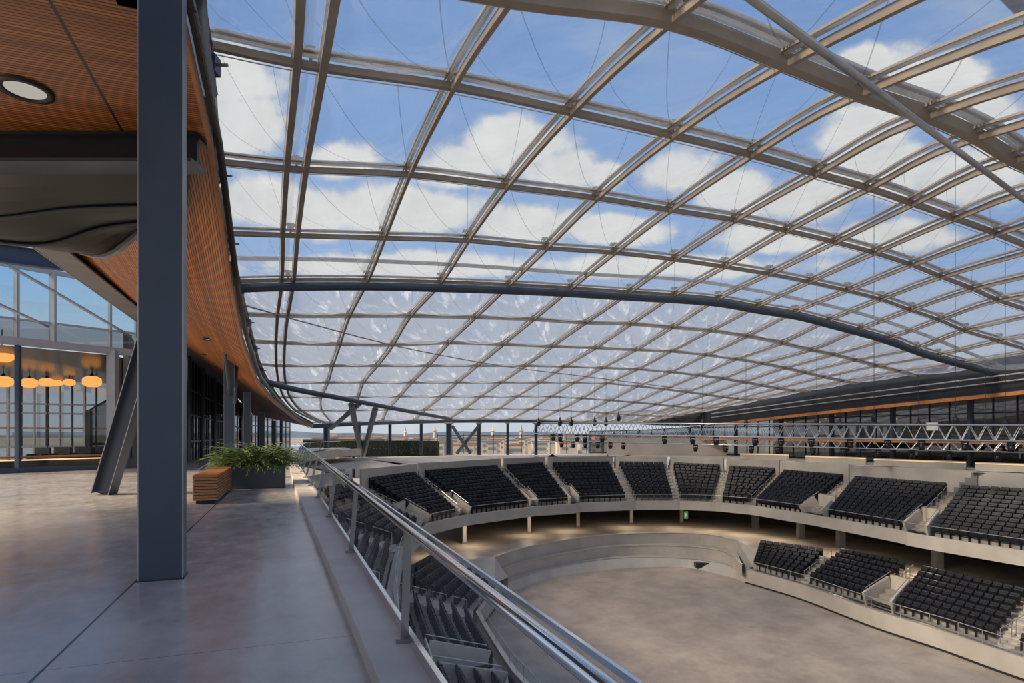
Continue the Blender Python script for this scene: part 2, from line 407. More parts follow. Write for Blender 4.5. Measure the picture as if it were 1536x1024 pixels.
# ================================================================ ROOF
AR = {0:{2:(1007,28),3:(1179,93),4:(1291,138),5:(1392,172),6:(1464,204),7:(1521,238)},
1:{1:(679,130),2:(857,168),3:(1009,203),4:(1127,232),5:(1224,260),6:(1302,282),7:(1369,305),8:(1431,327)},
2:{1:(614,262),2:(760,280),3:(895,297),4:(1005,315),5:(1102,330),6:(1180,346),7:(1252,363),8:(1311,379),9:(1367,397),10:(1412,415),11:(1459,433),12:(1497,450)},
3:{1:(577,357),2:(702,361),3:(820,372),4:(922,379),5:(1012,389),6:(1087,400),7:(1154,411),8:(1214,423),9:(1271,436),10:(1321,449),11:(1366,465),12:(1409,480),13:(1447,496)},
4:{1:(552,420),2:(662,423),3:(764,427),4:(857,432),5:(945,438),6:(1012,442),7:(1077,448),8:(1137,459),9:(1192,468),10:(1242,481),11:(1290,494),12:(1334,507),13:(1374,522)},
5:{2:(615,475),3:(712,477),4:(799,480),5:(877,485),6:(945,487),7:(1007,492),8:(1064,497),9:(1119,505),10:(1171,515),11:(1215,525)},
6:{2:(589,518),3:(672,515),4:(754,517),5:(827,520),6:(892,522),7:(952,525),8:(1005,527)},
7:{2:(565,549),3:(642,549),4:(715,549),5:(787,549),6:(845,550),7:(902,552),8:(955,554)},
8:{2:(545,574),3:(617,574),4:(685,574),5:(750,574),6:(807,574),7:(860,574),8:(909,575)},
9:{3:(599,595),4:(662,595),5:(720,595),6:(774,595),7:(825,595)},
10:{4:(637,615),5:(695,614),6:(747,613)}}
RV = [8.7,12.7,18.1,23.5,28.9,34.3,39.7,45.1,50.5,55.9,61.3,66.7]
def survey(x, y, v):
    r = (x-CX)/F; n = v*(s_+c_*r)/(c_-s_*r); Y = s_*n+c_*v
    return n, H0+(HY-y)/F*Y
D = []
for j_, x_, y_ in [(5,424,475),(6,421,515),(7,421,549),(8,424,574),(9,432,596),(10,450,616),(11,484,633)]: AR.setdefault(j_, {})[0] = (x_, y_)
for j_, x_, y_ in [(5,524,475),(6,510,517),(7,499,549),(8,492,574),(9,482,596),(10,484,616),(11,498,633)]: AR[j_][1] = (x_, y_)
for j_, x_, y_ in [(9,538,596),(10,530,616),(11,530,633)]: AR[j_][2] = (x_, y_)
for j, d in AR.items():
    for i, (x, y) in d.items(): D.append((i, RV[j], *survey(x, y, RV[j]), 1))
LE = [(316,68,12.7),(330,243,18.1),(345,350,23.5),(360,422,28.9),(372,473,34.3),(382,513,39.7),(392,547,45.1),(405,573,50.5),(420,596,55.9),(440,617,61.3),(470,634,66.7)]
EX = {}
for x, y, v in LE:
    D.append((-1, v, *survey(x, y, v), 1)); EX[(-1, RV.index(v))] = survey(x, y, v)
for x, y, v in [(466,99,12.7),(445,254,18.1),(436,353,23.5),(432,420,28.9)]:
    D.append((0, v, *survey(x, y, v), 1)); EX[(0, RV.index(v))] = survey(x, y, v)
for v, z in [(26.6,6.66),(32.8,6.3),(38.6,6.0),(46,5.6),(60,4.7),(66.7,4.2)]: D.append((16, v, 47.5, z, .6))
for v in (8.7, 18): D.append((16, v, 44 if v < 10 else 46, 5.2 if v < 10 else 6.2, .4))
for i, n in [(3,9.2),(6,20.5),(10,34.5)]: D.append((i, 66.7, n, 3.1, 1))
D += [(4,5.6,10,7.6,1),(5,6.8,12.2,7.8,1),(3,6.3,8.5,7.97,1),(1,8.7,3.25,8.3,1),(-1,8.7,-1.2,8.0,1),(16,2,38,4.5,.3),(10,2,20,6.5,.3),(4,1,8.6,6.8,.5),(-1,1,-1.5,6.2,.5),(1,1,2.8,6.6,.5)]
Dn = np.array(D)
def basis(i, v):
    x = (i-7)/9; y = (v-35)/35
    return np.stack([x**a*y**b for a in range(5) for b in range(5) if a+b <= 5], -1)
Bm = basis(Dn[:,0], Dn[:,1]); wt = Dn[:,4]
cn = np.linalg.lstsq(Bm*wt[:,None], Dn[:,2]*wt, rcond=None)[0]
cz = np.linalg.lstsq(Bm*wt[:,None], Dn[:,3]*wt, rcond=None)[0]
def fit_nz(i, v):
    b = basis(np.array([float(i)]), np.array([float(v)])); return float((b@cn)[0]), float((b@cz)[0])
for j, d in AR.items():
    for i, p in d.items(): EX[(i, j)] = survey(*p, RV[j])
EX[(0,0)] = (.42, 8.2); EX[(1,0)] = (3.2, 8.35); EX[(-1,0)] = (-1.3, 8.1)
NODE = {}                                       # NODE[(i, j)] = (n, v, z); j = -2, -1 are the rows nearer than the frame
IR = list(range(-1, 17))
for j, v in enumerate(RV):
    known = sorted(i for (i, jj) in EX if jj == j)
    for i in IR:
        n, z = fit_nz(i, v)
        if (i, j) in EX: n2_, z2_ = EX[(i, j)]
        else:
            dn = dz = 0
            if known:
                k = min(known, key=lambda a: abs(a-i)); fn, fz = fit_nz(k, v); en, ez = EX[(k, j)]
                w_ = .6**abs(k-i); dn = (en-fn)*w_; dz = (ez-fz)*w_
            n2_, z2_ = n+dn, z+dz
        if i == 16: n2_ = 47.6
        NODE[(i, j)] = (n2_, v, z2_)
for i in IR:
    n, v, z = NODE[(i, 0)]
    NODE[(i, -1)] = (n*.97, 3.6, z-1.2); NODE[(i, -2)] = (n*.95, -1.5, z-2.9)
JR = list(range(-2, len(RV)))
def RN(i, j): return W(*NODE[(i, j)])
def roofP(i, j):                                 # smooth evaluation
    ii = int(math.floor(i)); return None
arch_names = {-2:'nearest', -1:'second nearest', 0:'third'}
ORD = ['first','second','third','fourth','fifth','sixth','seventh','eighth','ninth','tenth','eleventh','twelfth','thirteenth','fourteenth','fifteenth','sixteenth','seventeenth','eighteenth']
arch_where = {-2:'directly above the walkway and outside the upper edge', -1:'beyond the top edge of the view', 0:'thick one crossing the upper right corner',
 1:'first full-width one below the top of the view', 2:'second full-width one from the top', 3:'third full-width one from the top', 4:'just above the dark blue tie arch',
 5:'first one below the dark blue tie arch', 6:'second one below the dark blue tie arch', 7:'third one below the dark blue tie arch', 8:'fourth one below the dark blue tie arch',
 9:'third from the far end of the roof', 10:'second from the far end of the roof', 11:'last one over the far columns'}
for j in JR:
    if j == -2: continue
    P = smooth([RN(i, j) for i in IR], 4)
    t = thing('roof_arch', 'taupe steel roof arch with aluminium strips, '+arch_where[j], 'roof beam', P[0], 'cross arches of the roof')
    big = 1.7 if j == 0 else 1.0
    far = 1.0 if j < 5 else 1.25
    MB().rect(P, .11*big, (.15 if j < 5 else .09)*big).build('beam', M['taupe' if j < 5 else 'strip'], t)  # far beams take the pale translucent material to look lit
    for dx_, w_, m_ in ((.12,.055,'strip'),(.205,.045,'strip'),(.285,.07,'taupe'),(.365,.035,'strip')):
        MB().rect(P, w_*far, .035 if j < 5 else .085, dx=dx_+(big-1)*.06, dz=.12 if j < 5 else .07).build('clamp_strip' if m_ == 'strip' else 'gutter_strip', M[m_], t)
    MB().tube(P, .013, 5, dx=-.24, dz=-.02).build('stay_rod', M['alu'], t)
rib_where = ['left one of the close pair by the timber canopy', 'right one of the close pair by the timber canopy']+['%s long one to the right of the close pair' % o for o in ORD]
def rib(k, cols, label):
    P = smooth([W(NODE[(cols, j)][0]+k, NODE[(cols, j)][1], NODE[(cols, j)][2]) for j in JR], 4)
    t = thing('roof_rib', label, 'roof beam', P[0], 'long ribs of the roof')
    if cols == 0:
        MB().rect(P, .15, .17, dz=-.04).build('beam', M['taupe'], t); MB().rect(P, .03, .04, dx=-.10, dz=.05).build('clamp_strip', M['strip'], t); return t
    MB().rect(P, .10, .15, dz=-.04).build('beam', M['taupe'], t)
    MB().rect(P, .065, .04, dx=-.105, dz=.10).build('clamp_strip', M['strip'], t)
    MB().rect(P, .045, .05, dx=-.18, dz=.13).build('gutter_strip', M['taupe'], t)
    return t
rib(-.26, 0, 'taupe steel roof rib, '+rib_where[0]); rib(.24, 0, 'taupe steel roof rib, '+rib_where[1])
for i in range(1, 16): rib(0, i, 'taupe steel roof rib, '+rib_where[i+1])
# connectors at the crossings
cm = MB(); cm.box((-.09,-.11,-.02),(.09,.11,.10)); cm.box((-.17,-.03,.04),(.17,.03,.11)); cm.tube([(-.15,-.1,.05),(-.15,.1,.05)],.025,6); cm.tube([(.15,-.1,.05),(.15,.1,.05)],.025,6); cm.box((-.03,-.03,-.17),(.03,.03,0))
conn0 = cm.build('roof_connector', M['node']); first = True
cn_where = ['thick upper right arch','first full-width arch from the top','second full-width arch from the top','third full-width arch from the top','arch just above the dark tie arch']+['%s arch below the dark tie arch' % o for o in ORD[:6]]
for j in range(0, 10):
    for i in range(0, 15):
        p = RN(i, j)
        x, y = proj(p)
        if not (300 < x < 1540 and -10 < y < 640): continue
        o = conn0 if first else conn0.copy()
        if not first: COL.objects.link(o)
        first = False
        o.location = p+Vector((0,0,.08)); o.rotation_euler = (0,0,ANG); sc = 1.0 if j < 3 else 1.25
        o.scale = (sc,)*3
        tag(o, 'metal connector at a rib crossing on the '+cn_where[j], 'connector', 'roof crossing connectors on the '+cn_where[j])
# cushions
def cushion(i, j):
    a, b, c, d = RN(i, j), RN(i+1, j), RN(i+1, j+1), RN(i, j+1)   # near-left, near-right, far-right, far-left
    up = Vector((0,0,.17)); K = 7
    size = min((b-a).length, (d-a).length)
    nrm = (b-a).cross(d-a).normalized()
    if nrm.z < 0: nrm = -nrm
    mb = MB(); mb.uv = []
    for side, sag in ((-1, .15*size), (1, .10*size)):
        vs = []; 
        for q in range(K+1):
            for p in range(K+1):
                s, t = p/K, q/K
                P = lerp(lerp(a, b, s), lerp(d, c, s), t)+up
                bu = (16*s*(1-s)*t*(1-t))**.6
                P = P+nrm*(side*sag*bu)
                vs.append(P); mb.uv.append((1-s, 1-t) if side < 0 else (-1-s, -1-t))
        fs = []
        for q in range(K):
            for p in range(K):
                k0 = q*(K+1)+p; f = (k0, k0+1, k0+K+2, k0+K+1)
                fs.append(f if side > 0 else f[::-1])
        mb.add(vs, fs)
    return mb
bayname = {-2:'over the camera walkway', -1:'above the thick upper right arch', 0:'in the topmost bay row', 1:'in the second bay row from the top', 2:'in the third bay row from the top', 3:'in the bay row just above the dark blue arch',
 4:'in the bay row just below the dark blue arch', 5:'in the second bay row below the dark blue arch', 6:'in the third bay row below the dark blue arch', 7:'in the fourth bay row below the dark blue arch',
 8:'in the third bay row from the far end', 9:'in the second bay row from the far end', 10:'in the last bay row at the far end'}
for j in range(-1, 11):
    for i in range(-1, 16):
        pr = [proj(RN(a, b)) for a in (i, i+1) for b in (j, j+1)]
        if min(p[0] for p in pr) > 1560 or max(p[0] for p in pr) < 250 or max(p[1] for p in pr) < -20 : continue
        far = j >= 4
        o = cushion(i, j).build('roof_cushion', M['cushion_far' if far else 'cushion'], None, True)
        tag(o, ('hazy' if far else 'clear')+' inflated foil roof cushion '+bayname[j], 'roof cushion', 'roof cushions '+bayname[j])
# dark tie arch below arch row 4, light service pipe, diagonal pipe
P = smooth([RN(i, 4)+Vector((0,0,-.36))-W(0,.25,0)+W(0,0,0) for i in IR], 4)
t = thing('tie_arch', 'dark blue-grey tubular tie arch sweeping across the whole roof', 'roof beam', P[0])
MB().tube(P, .20, 12).build('tube', M['steel_blue'], t)
MB().rect(P, .06, .06, dx=-.2, dz=.2).build('cable_tray', M['alu'], t)
pk = [(350,388),(520,391),(700,399),(900,413),(1024,420),(1120,434),(1210,452),(1290,471),(1370,497),(1440,524),(1500,549)]
P = smooth([Vector(W(*[survey(x, y, 26.9)[0], 26.9, survey(x, y, 26.9)[1]])) for x, y in pk], 4)
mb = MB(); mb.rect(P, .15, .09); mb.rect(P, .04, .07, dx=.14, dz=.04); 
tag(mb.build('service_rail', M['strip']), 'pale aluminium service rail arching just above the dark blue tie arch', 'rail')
def diag(name, label, pts, r, m, k=8, cat='steel pipe'):
    mb = MB(); mb.tube(smooth([aty(*p) for p in pts], 4) if len(pts) > 2 else [aty(*p) for p in pts], r, k)
    return tag(mb.build(name, M[m], None, True), label, cat)
diag('diagonal_pipe', 'thick grey pipe running diagonally below the roof at upper right', [(1103,-20,6.3),(1560,318,14.2)], .05, 'steel_edge', 10)
diag('tie_rod', 'dark steel beam clipping the upper right corner of the roof', [(1495,-25,9),(1560,42,10)], .10, 'steel_blue', 8)
diag('tie_cable', 'long thin pair of cables falling from the canopy edge to the right', [(360,456,26),(470,487,32),(600,520,38),(750,548,46),(900,567,52),(1040,585,60)], .035, 'taupe', 6, 'cable')
diag('ring_pipe', 'large dark pipe running down from the canopy to the far braced columns', [(392,570,33),(440,583,36),(512,597,41),(600,614,50),(676,628,62)], .17, 'steel_blue', 12)
for (x, y0, y1, Y) in [(1433,228,640,38),(1508,345,645,37),(1311,285,635,42),(1225,300,640,44),(1119,480,642,47),(1054,500,640,49),(928,380,633,52),(909,560,640,51),(892,565,640,51),(857,432,640,51),(840,560,640,52),(808,550,640,53),(1260,560,645,43),(1378,560,645,40),(1478,560,650,38)]:
    p = aty(x, y1, Y); q = aty(x, y0, Y)
    t = thing('hanging_hoist', 'black chain hoist on a drop cable above the lighting truss, %s' % ('near its right end' if x > 1400 else 'at mid truss' if x > 1150 else 'right of the far columns' if x > 1000 else 'near its left end'), 'hoist', p, 'chain hoists hung over the lighting truss')
    MB().tube([p, q], .018 if x > 1300 else .014, 6).build('drop_cable', M['steel_dark'], t)
    h = MB(); h.lathe(p+Vector((0,0,.1)), [(.08,0),(.16,.06),(.17,.35),(.12,.5),(.06,.55),(.05,.75)], 10); h.box(p+Vector((-.1,-.18,.2)), p+Vector((.1,.18,.42))); h.build('hoist_body', M['black'], t)
# perimeter steel along the left roof edge
edge = [RN(-1, j) for j in range(-1, 12)]
E4 = smooth(edge, 4)
t = thing('roof_edge_beam', 'dark blue-grey edge beam along the timber canopy side of the roof', 'roof beam', E4[0])
MB().ibeam([p+W(-.22,0,-.10) for p in E4], .26, .34).build('beam', M['steel_blue'], t)
MB().tube([p+W(-.06,0,-.02) for p in E4], .10, 8).build('cushion_rail', M['steel_dark'], t)
MB().tube([p+W(-.02,0,-.25) for p in E4], .05, 8).build('gutter_pipe', M['taupe'], t)
MB().tube([p+W(-.30,0,-.55) for p in E4], .045, 8).build('lower_pipe', M['steel_edge'], t)
for j in range(0, 11):
    p = edge[j+1]+W(-.02,0,-.40)
    t = thing('edge_bracket', 'dark steel clamp bracket on the left roof edge at the %s cross arch' % ORD[j], 'bracket', p, 'clamp brackets down the left roof edge')
    b = MB(); b.box(p+Vector((-.05,-.12,-.15)), p+Vector((.16,.12,.18))); b.build('plate', M['steel_blue'], t)
    b = MB(); b.tube([p+Vector((.05,0,-.6)), p+Vector((.05,0,.3))], .035, 8); b.tube([p+Vector((-.2,0,.02)), p+Vector((.35,0,.02))], .03, 8); b.build('pin', M['node'], t)

# ================================================================ LEFT TERRACE
VK = [-4, 0, 5, 18, 38, 47, 54, 60]
kin = lambda v: interp(v, VK, [.72,.57,.47,.12,-.1,.5,2.5,6])
kout = lambda v: interp(v, VK, [.99,.93,.85,.63,.34,1.0,3.0,6.5])
def kc(fn, z, v0=-4, v1=60, n=50): return [W(fn(v0+(v1-v0)*i/(n-1)), v0+(v1-v0)*i/(n-1), z) for i in range(n)]
f = MB(); A = kc(kin, 0); B = [W(-34, NV(p)[1], 0) for p in A]
f.strip(B, A); A2 = [p+Vector((0,0,-.45)) for p in kc(kout, 0)]; f.strip([p for p in A2], [Vector((q.x,q.y,-.45)) for q in B])
f.strip([W(-34, 60, 0), W(6, 60, 0)], [W(-34, 95, 0), W(6, 95, 0)])
struct('floor', f, M['terrace'], 'polished grey concrete terrace floor')
k = MB(); a = kc(kin, 0.13); b = kc(kout, 0.13); k.strip(a, b)
k.strip(kc(kin, 0), a); k.strip(b, kc(kout, -.5)); 
struct('trim_kerb', k, M['conc_kerb'], 'low concrete kerb under the glass balustrade')
# balustrade
chn = lambda v: .86-.0165*v if v < 40 else kin(v)+.4
rln = lambda v: .80-.004*v if v < 40 else kin(v)+.55
capn = lambda v: .90-.006*v if v < 40 else kin(v)+.65
t = thing('glass_balustrade', 'long stainless handrail and glass balustrade along the terrace edge', 'balustrade', W(.85, 4, .13))
MB().tube(kc(rln, .92, -4, 56, 90), .031, 16).build('handrail', M['chrome'], t, True)
MB().rect(kc(capn, .915, -4, 56, 90), .016, .022).build('glass_cap', M['chrome'], t)
MB().rect(kc(chn, .17, -4, 56, 90), .035, .09).build('bottom_channel', M['chrome'], t)
pv = [.85+3.4*i for i in range(16)]
for v in pv:
    b = MB(); b.bar(W(chn(v)-.03, v, .08), W(rln(v), v, .90), .012, .055, up=Vector((-s_, c_, 0)).cross(Vector((0,0,1))))
    b.box(W(chn(v)-.03, v, .06)-Vector((.05,.05,0)), W(chn(v)-.03, v, .06)+Vector((.05,.05,.10)))
    b.build('post', M['post'], t)
for a0, b0 in zip([-2.5]+pv[:-1], pv):
    g = MB(); g.strip([W(chn(v), v, .2) for v in (a0+.03, b0-.03)], [W(capn(v), v, .915) for v in (a0+.03, b0-.03)]); g.build('glass_pane', M['glass'], t)

# main column and others
def nvbox(mb, n0, v0, z0, n1, v1, z1):
    q = [W(n0,v0), W(n1,v0), W(n1,v1), W(n0,v1)]
    return mb.add([(p.x,p.y,z0) for p in q]+[(p.x,p.y,z1) for p in q], [(0,3,2,1),(4,5,6,7),(0,1,5,4),(1,2,6,5),(2,3,7,6),(3,0,4,7)])
def hcol(n0, v0, w, d, z0, z1, label, name='steel_column'):
    t = thing(name, label, 'column', W(n0+w/2, v0+d/2, z0))
    nvbox(MB(), n0, v0+.012, z0, n0+w, v0+d, z1).build('shaft', M['steel_blue'], t)
    nvbox(MB(), n0+.006, v0, z0, n0+w-.006, v0+.012, z1).build('face_plate', M['steel_blue'], t)
    for a in (n0-.004, n0+w-.008):
        nvbox(MB(), a, v0+.001, z0, a+.012, v0+.016, z1).build('bright_edge', M['steel_edge'], t)
    nvbox(MB(), n0-.015, v0-.015, z0, n0+w+.015, v0+d+.015, z0+.012).build('base_plate', M['steel_dark'], t)
    return t
n_, v_ = NV(Vector((-4.03, 6.46, 0)))
hcol(n_, v_, .43, .26, 0, 9.0, 'tall blue-grey steel column in the foreground on the terrace')
for n, v, z, lb in [(-2.2,23.5,4.3,'dark steel column rising behind the planter'),(-2.2,33,3.7,'second dark steel column beyond the planter'),(-1.9,42.5,3.0,'third dark steel column under the far canopy'),(-1.4,52,2.65,'farthest dark steel column under the canopy')]:
    hcol(n, v, .34, .3, 0, z, lb)
# leaning column
a = Vector((-10.72, 15.75, 0)); bq = Vector((-8.6, 15.2, 5.9))
t = thing('leaning_column', 'leaning blue-grey H-section steel strut left of the foreground column', 'column', a)
ax = (bq-a).normalized(); 
def ybar(dx, w, h, dy=0):
    return MB().sweep([a, bq], [(dx-w/2,dy-h/2),(dx+w/2,dy-h/2),(dx+w/2,dy+h/2),(dx-w/2,dy+h/2)], up=Vector((0,1,0)))
ybar(0, .42, .03).build('web', M['steel_blue'], t)
for q in (-.22, .22):
    ybar(q, .035, .34).build('flange', M['steel_blue'], t)
    ybar(q, .014, .014, -.17).build('bright_edge', M['steel_edge'], t)

# planter with ferns
t = thing('planter_box', 'slate blue rectangular planter full of leafy ferns behind the timber bench', 'planter', W(-.9, 19.4))
N0, N1, V0, V1 = -1.66, -.13, 18.85, 20.05
b = MB(); nvbox(b, N0, V0, .02, N1, V0+.04, .66); nvbox(b, N0, V1-.04, .02, N1, V1, .66); nvbox(b, N0, V0+.04, .02, N0+.04, V1-.04, .66); nvbox(b, N1-.04, V0+.04, .02, N1, V1-.04, .66)
b.build('box', M['planter'], t)
b = MB(); nvbox(b, N0+.04, V0+.04, 0, N1-.04, V1-.04, .58); b.build('soil', M['interior'], t)
fm = MB()
for q in range(640):
    nn0 = random.uniform(N0-.02, N1-.05); bp_ = W(nn0, random.uniform(V0+.05, V1-.1)); bx, by = bp_.x, bp_.y; az = random.uniform(0, 2*math.pi)
    ctrx = (nn0-(N0+N1)/2)/.8; L = random.uniform(.65, 1.3)*(1.05-.25*abs(ctrx)); el = random.uniform(.5, 1.45)
    dirh = Vector((math.cos(az)+.35*ctrx-.25, math.sin(az), 0)).normalized(); pt = Vector((bx, by, .6)); e = el; seg = 9
    sd = dirh.cross(Vector((0,0,1)))
    for g in range(seg):
        nx = pt+(dirh*math.cos(e)+Vector((0,0,math.sin(e))))*(L/seg); e -= .17
        w_ = .075*(1-(g/seg))**.7+.012
        for sg in (-1, 1):
            tip = pt+sd*sg*w_*1.6+(nx-pt)*1.1+Vector((0,0,-.015))
            fm.add([pt, lerp(pt, nx, .55)+Vector((0,0,.012)), tip], [(0,1,2)])
        fm.add([pt-sd*.004, pt+sd*.004, nx], [(0,1,2)])
        pt = nx
fo = fm.build('foliage', M['leaf'], t)
# bench
t = thing('timber_bench', 'solid slatted timber block bench standing in front of the planter', 'bench', W(-1.8, 16.9))
b = MB(); nvbox(b, -2.0, 15.25, 0, -1.6, 18.6, .09); b.build('plinth', M['black'], t)
for q in range(9):
    z0 = .09+q*.065
    b = MB(); nvbox(b, -2.05, 15.12, z0, -1.55, 18.75, z0+.050); b.build('slat', M['wood_bench'], t)
b = MB(); nvbox(b, -2.03, 15.15, .09, -1.57, 18.7, .65); b.build('core', M['black'], t)

# ---- canopy
CV = [-4, 8.4, 11.6, 13.1, 15.2, 18.7, 25, 33, 48, 58, 66]
edn = lambda v: interp(v, CV, [-1.25,-1.25,-1.3,-1.3,-1.3,-1.3,-1.2,-.8,.25,1.1,2.0])
edz = lambda v: interp(v, CV, [6.5,6.5,6.5,5.85,5.0,4.15,3.5,3.15,2.7,2.5,2.3])
inn = lambda v: interp(v, [9,60,66], [-5.25,-5.25,-3.5])
inz = lambda v: interp(v, [9,13,18,40,60,66], [6.5,6.5,6.3,6.2,5.8,3.5])
def cc_(fn, fz, v0, v1, n): return [W(fn(v0+(v1-v0)*i/(n-1)), v0+(v1-v0)*i/(n-1), fz(v0+(v1-v0)*i/(n-1))) for i in range(n)]
f = MB(); e_ = W(-1.25,8.0,6.5); e2 = W(-1.3,11.35,6.5); e3 = W(-1.85,8.0,6.5); e4 = W(-1.85,-4,6.5)
f.add([e_, e2, Vector((-16.5,9.95,6.5)), Vector((-16.5,-4,6.5)), e4, e3], [(0,1,2,3,4,5)]); struct('ceiling', f, M['wood_n'], 'orange timber slatted soffit overhead')
f = MB(); f.strip(cc_(inn, inz, 12.3, 66, 80), cc_(edn, edz, 11.35, 66, 80)); struct('ceiling_canopy', f, M['wood_v'], 'orange timber slatted canopy soffit sloping away', True)
f = MB(); P = [W(edn(v)+.02, v, edz(v)+.10) for v in np.linspace(8.0, 66, 120)]; f.rect(P, .05, .26); tag(f.build('canopy_edge_board', M['wood_edge']), 'curved orange timber board along the canopy edge', 'edge board')
f = MB(); P2 = [p+W(.10,0,.20) for p in P]; f.rect(P2, .10, .12); f.tube([p+W(.16,0,.02) for p in P], .03, 6); tag(f.build('canopy_gutter', M['steel_dark'], None), 'dark gutter running along the canopy edge board', 'gutter')
# roof slab on top of the canopy so that light does not leak
f = MB(); u_ = Vector((0,0,.35)); f.add([e_+u_, e2+u_, Vector((-16.5,9.95,6.85)), Vector((-16.5,-4,6.85)), e4+u_, e3+u_], [(0,1,2,3,4,5)]); f.strip([p+Vector((0,0,.3)) for p in cc_(inn, inz, 12.3, 66, 80)], [p+Vector((0,0,.25)) for p in cc_(edn, edz, 11.35, 66, 80)])
struct('trim_canopy_deck', f, M['steel_dark'])
# cross beam
t = thing('cross_beam', 'deep near-black steel cross beam under the timber ceiling', 'beam', (-9, 9.9, 6.0))
b = MB(); b.box((-16.5, 9.84, 6.02), (-5.17, 9.90, 6.46)); b.build('web', M['steel_dark'], t)
b = MB(); b.box((-16.5, 9.62, 5.96), (-5.14, 10.1, 6.02)); b.build('bottom_flange', M['steel_blue'], t)
b = MB(); b.box((-16.5, 9.70, 6.44), (-5.14, 10.1, 6.485)); b.build('top_flange', M['steel_dark'], t)
# belly panel
prof = smooth([aty(x, y, 11.9) for x, y in [(-260,205),(-100,270),(0,319),(60,351),(120,377),(165,381),(212,345),(240,332),(262,330)]], 4)
top = resample([Vector((-16.5, 10.1, 5.98)), Vector((-5.4, 10.1, 5.98))], len(prof))
t = thing('underside_panel', 'black bulging underside panel hanging behind the dark cross beam', 'panel', (-8, 10, 5))
f = MB(); K = 10; rows = [[lerp(a, b, k/K)+Vector((0,0,-.35*math.sin(math.pi*k/K))) for a, b in zip(top, prof)] for k in range(K+1)]
for r0, r1 in zip(rows, rows[1:]): f.strip(r0, r1)
f.build('skin', M['grey_ceiling'], t, True)
for k in (3, 6):
    MB().tube([p+Vector((0,0,-.03)) for p in rows[k]], .035, 8).build('seam_rib', M['steel_dark'], t)
MB().rect(prof, .12, .10).build('steel_rim', M['steel_edge'], t)
# inner girder
t = thing('canopy_girder', 'long grey girder along the inner edge of the timber canopy', 'beam', W(-5.3, 20, 6))
P = [W(-5.3, 12.2+i*2.6, interp(12.2+i*2.6, [9,40,61], [5.98,6.1,5.7])+.15) for i in range(20)]
MB().rect(P, .65, .05, dz=-.2).build('bottom_flange', M['panel'], t)
MB().rect(P, .08, .75, dz=.18).build('web', M['steel_dark'], t)
MB().rect(P, .03, .07, dx=-.33, dz=-.2).build('bright_edge', M['steel_edge'], t)
# downlights
def downlight(p, r, label, m='lamp_white'):
    t = thing('recessed_downlight', label, 'ceiling light', p, None)
    b = MB(); b.lathe(p, [(r*.72,-.01),(r*.78,-.035),(r,-.03),(r*1.0,.02)], 28, cap=False); b.build('trim_ring', M['black'], t, True)
    b = MB(); b.lathe(p+Vector((0,0,-.012)), [(.001,0),(r*.72,0),(r*.74,.01)], 28); b.build('lens', M[m], t)
downlight(Vector((-6.92, 8.53, 6.49)), .34, 'large round recessed downlight with black ring in the timber ceiling', 'lamp_white')
for (x, y, Y, r, m, lb) in [(312,500,19,.16,'lamp_white','round white downlight in the canopy soffit right of the big column'),(308,524,25,.13,'lamp_warm','small warm downlight beyond the white one in the canopy soffit'),(325,540,30,.12,'lamp_warm','third small downlight farther along the canopy soffit'),(400,617,48,.14,'lamp_white','tiny downlight near the far end of the canopy')]:
    r_ = (x-CX)/F; v = (c_-s_*r_)*Y/((c_*c_-c_*s_*r_)+(s_*s_+s_*c_*r_)); n = (Y-c_*v)/s_
    a = (n-inn(v))/(edn(v)-inn(v)); z = lerp(inz(v), edz(v), max(0, min(1, a)))
    downlight(W(n, v, z-.01), r, lb, m)
# hanger struts behind the column
diag('curved_hanger', 'curved dark steel hanger above the column behind the planter', [(319,330,15),(326,410,17),(334,500,19.5),(345,592,21.3)], .055, 'steel_blue')
diag('curved_hanger', 'second curved hanger joining the column behind the planter from the roof edge', [(352,430,22),(356,520,21.8),(352,605,21.3)], .055, 'steel_blue')
diag('edge_strut', 'flat dark blue strut from the top edge down to the left roof edge', [(291,-20,7.5),(300,70,9),(314,140,10.5)], .14, 'steel_blue', 4)

# ---- front facade at the left: restaurant and clerestory
Pa = Vector(((-60-CX)/F*23, 23, 0)); Pb = Vector(((170-CX)/F*27.2, 27.2, 0))
def fac(x, y):                          # point of the facade plane seen at x,y in the survey
    r = (x-CX)/F; d = Pb-Pa; tt = (Pa.x-r*Pa.y)/(r*d.y-d.x); p = Pa+d*tt
    return Vector((p.x, p.y, H0-(y-HY)/F*p.y))
def facz(x, z):
    p = fac(x, 650); return Vector((p.x, p.y, z))
Zt = 5.35
t = thing('clerestory_window', 'pale grey framed clerestory glazing with blue sky panes above the restaurant', 'window', facz(60, Zt)); 
def fbar(a, b, w, h, name, m, par): MB().bar(a, b, w, h, up=Vector((0,0,1))).build(name, M[m], par)
fbar(facz(-90, Zt), facz(205, Zt), .22, .30, 'transom', 'frame', t)
fbar(facz(-90, Zt+.9), facz(205, Zt+.9), .08, .08, 'glazing_bar', 'frame', t)
fbar(facz(-90, 8.4), facz(215, 8.4), .16, .18, 'head_rail', 'frame', t)
for x, w in [(-40,.14),(25,.14),(79,.24),(165,.10),(204,.08)]:
    MB().bar(facz(x, Zt), facz(x, 8.4), w, .14, up=Vector((0,1,0))).build('mullion', M['frame'], t)
g = MB(); g.strip([facz(-90, Zt+.9), facz(215, Zt+.9)], [facz(-90, 8.4), facz(215, 8.4)]); g.build('pane', M['glass_teal'], t)
g = MB(); g.strip([facz(-90, Zt+.1), facz(215, Zt+.1)], [facz(-90, Zt+.9), facz(215, Zt+.9)]); g.build('reflection_pane', M['glass_dark'], t)  # dark glass imitates a dark reflection low in the clerestory
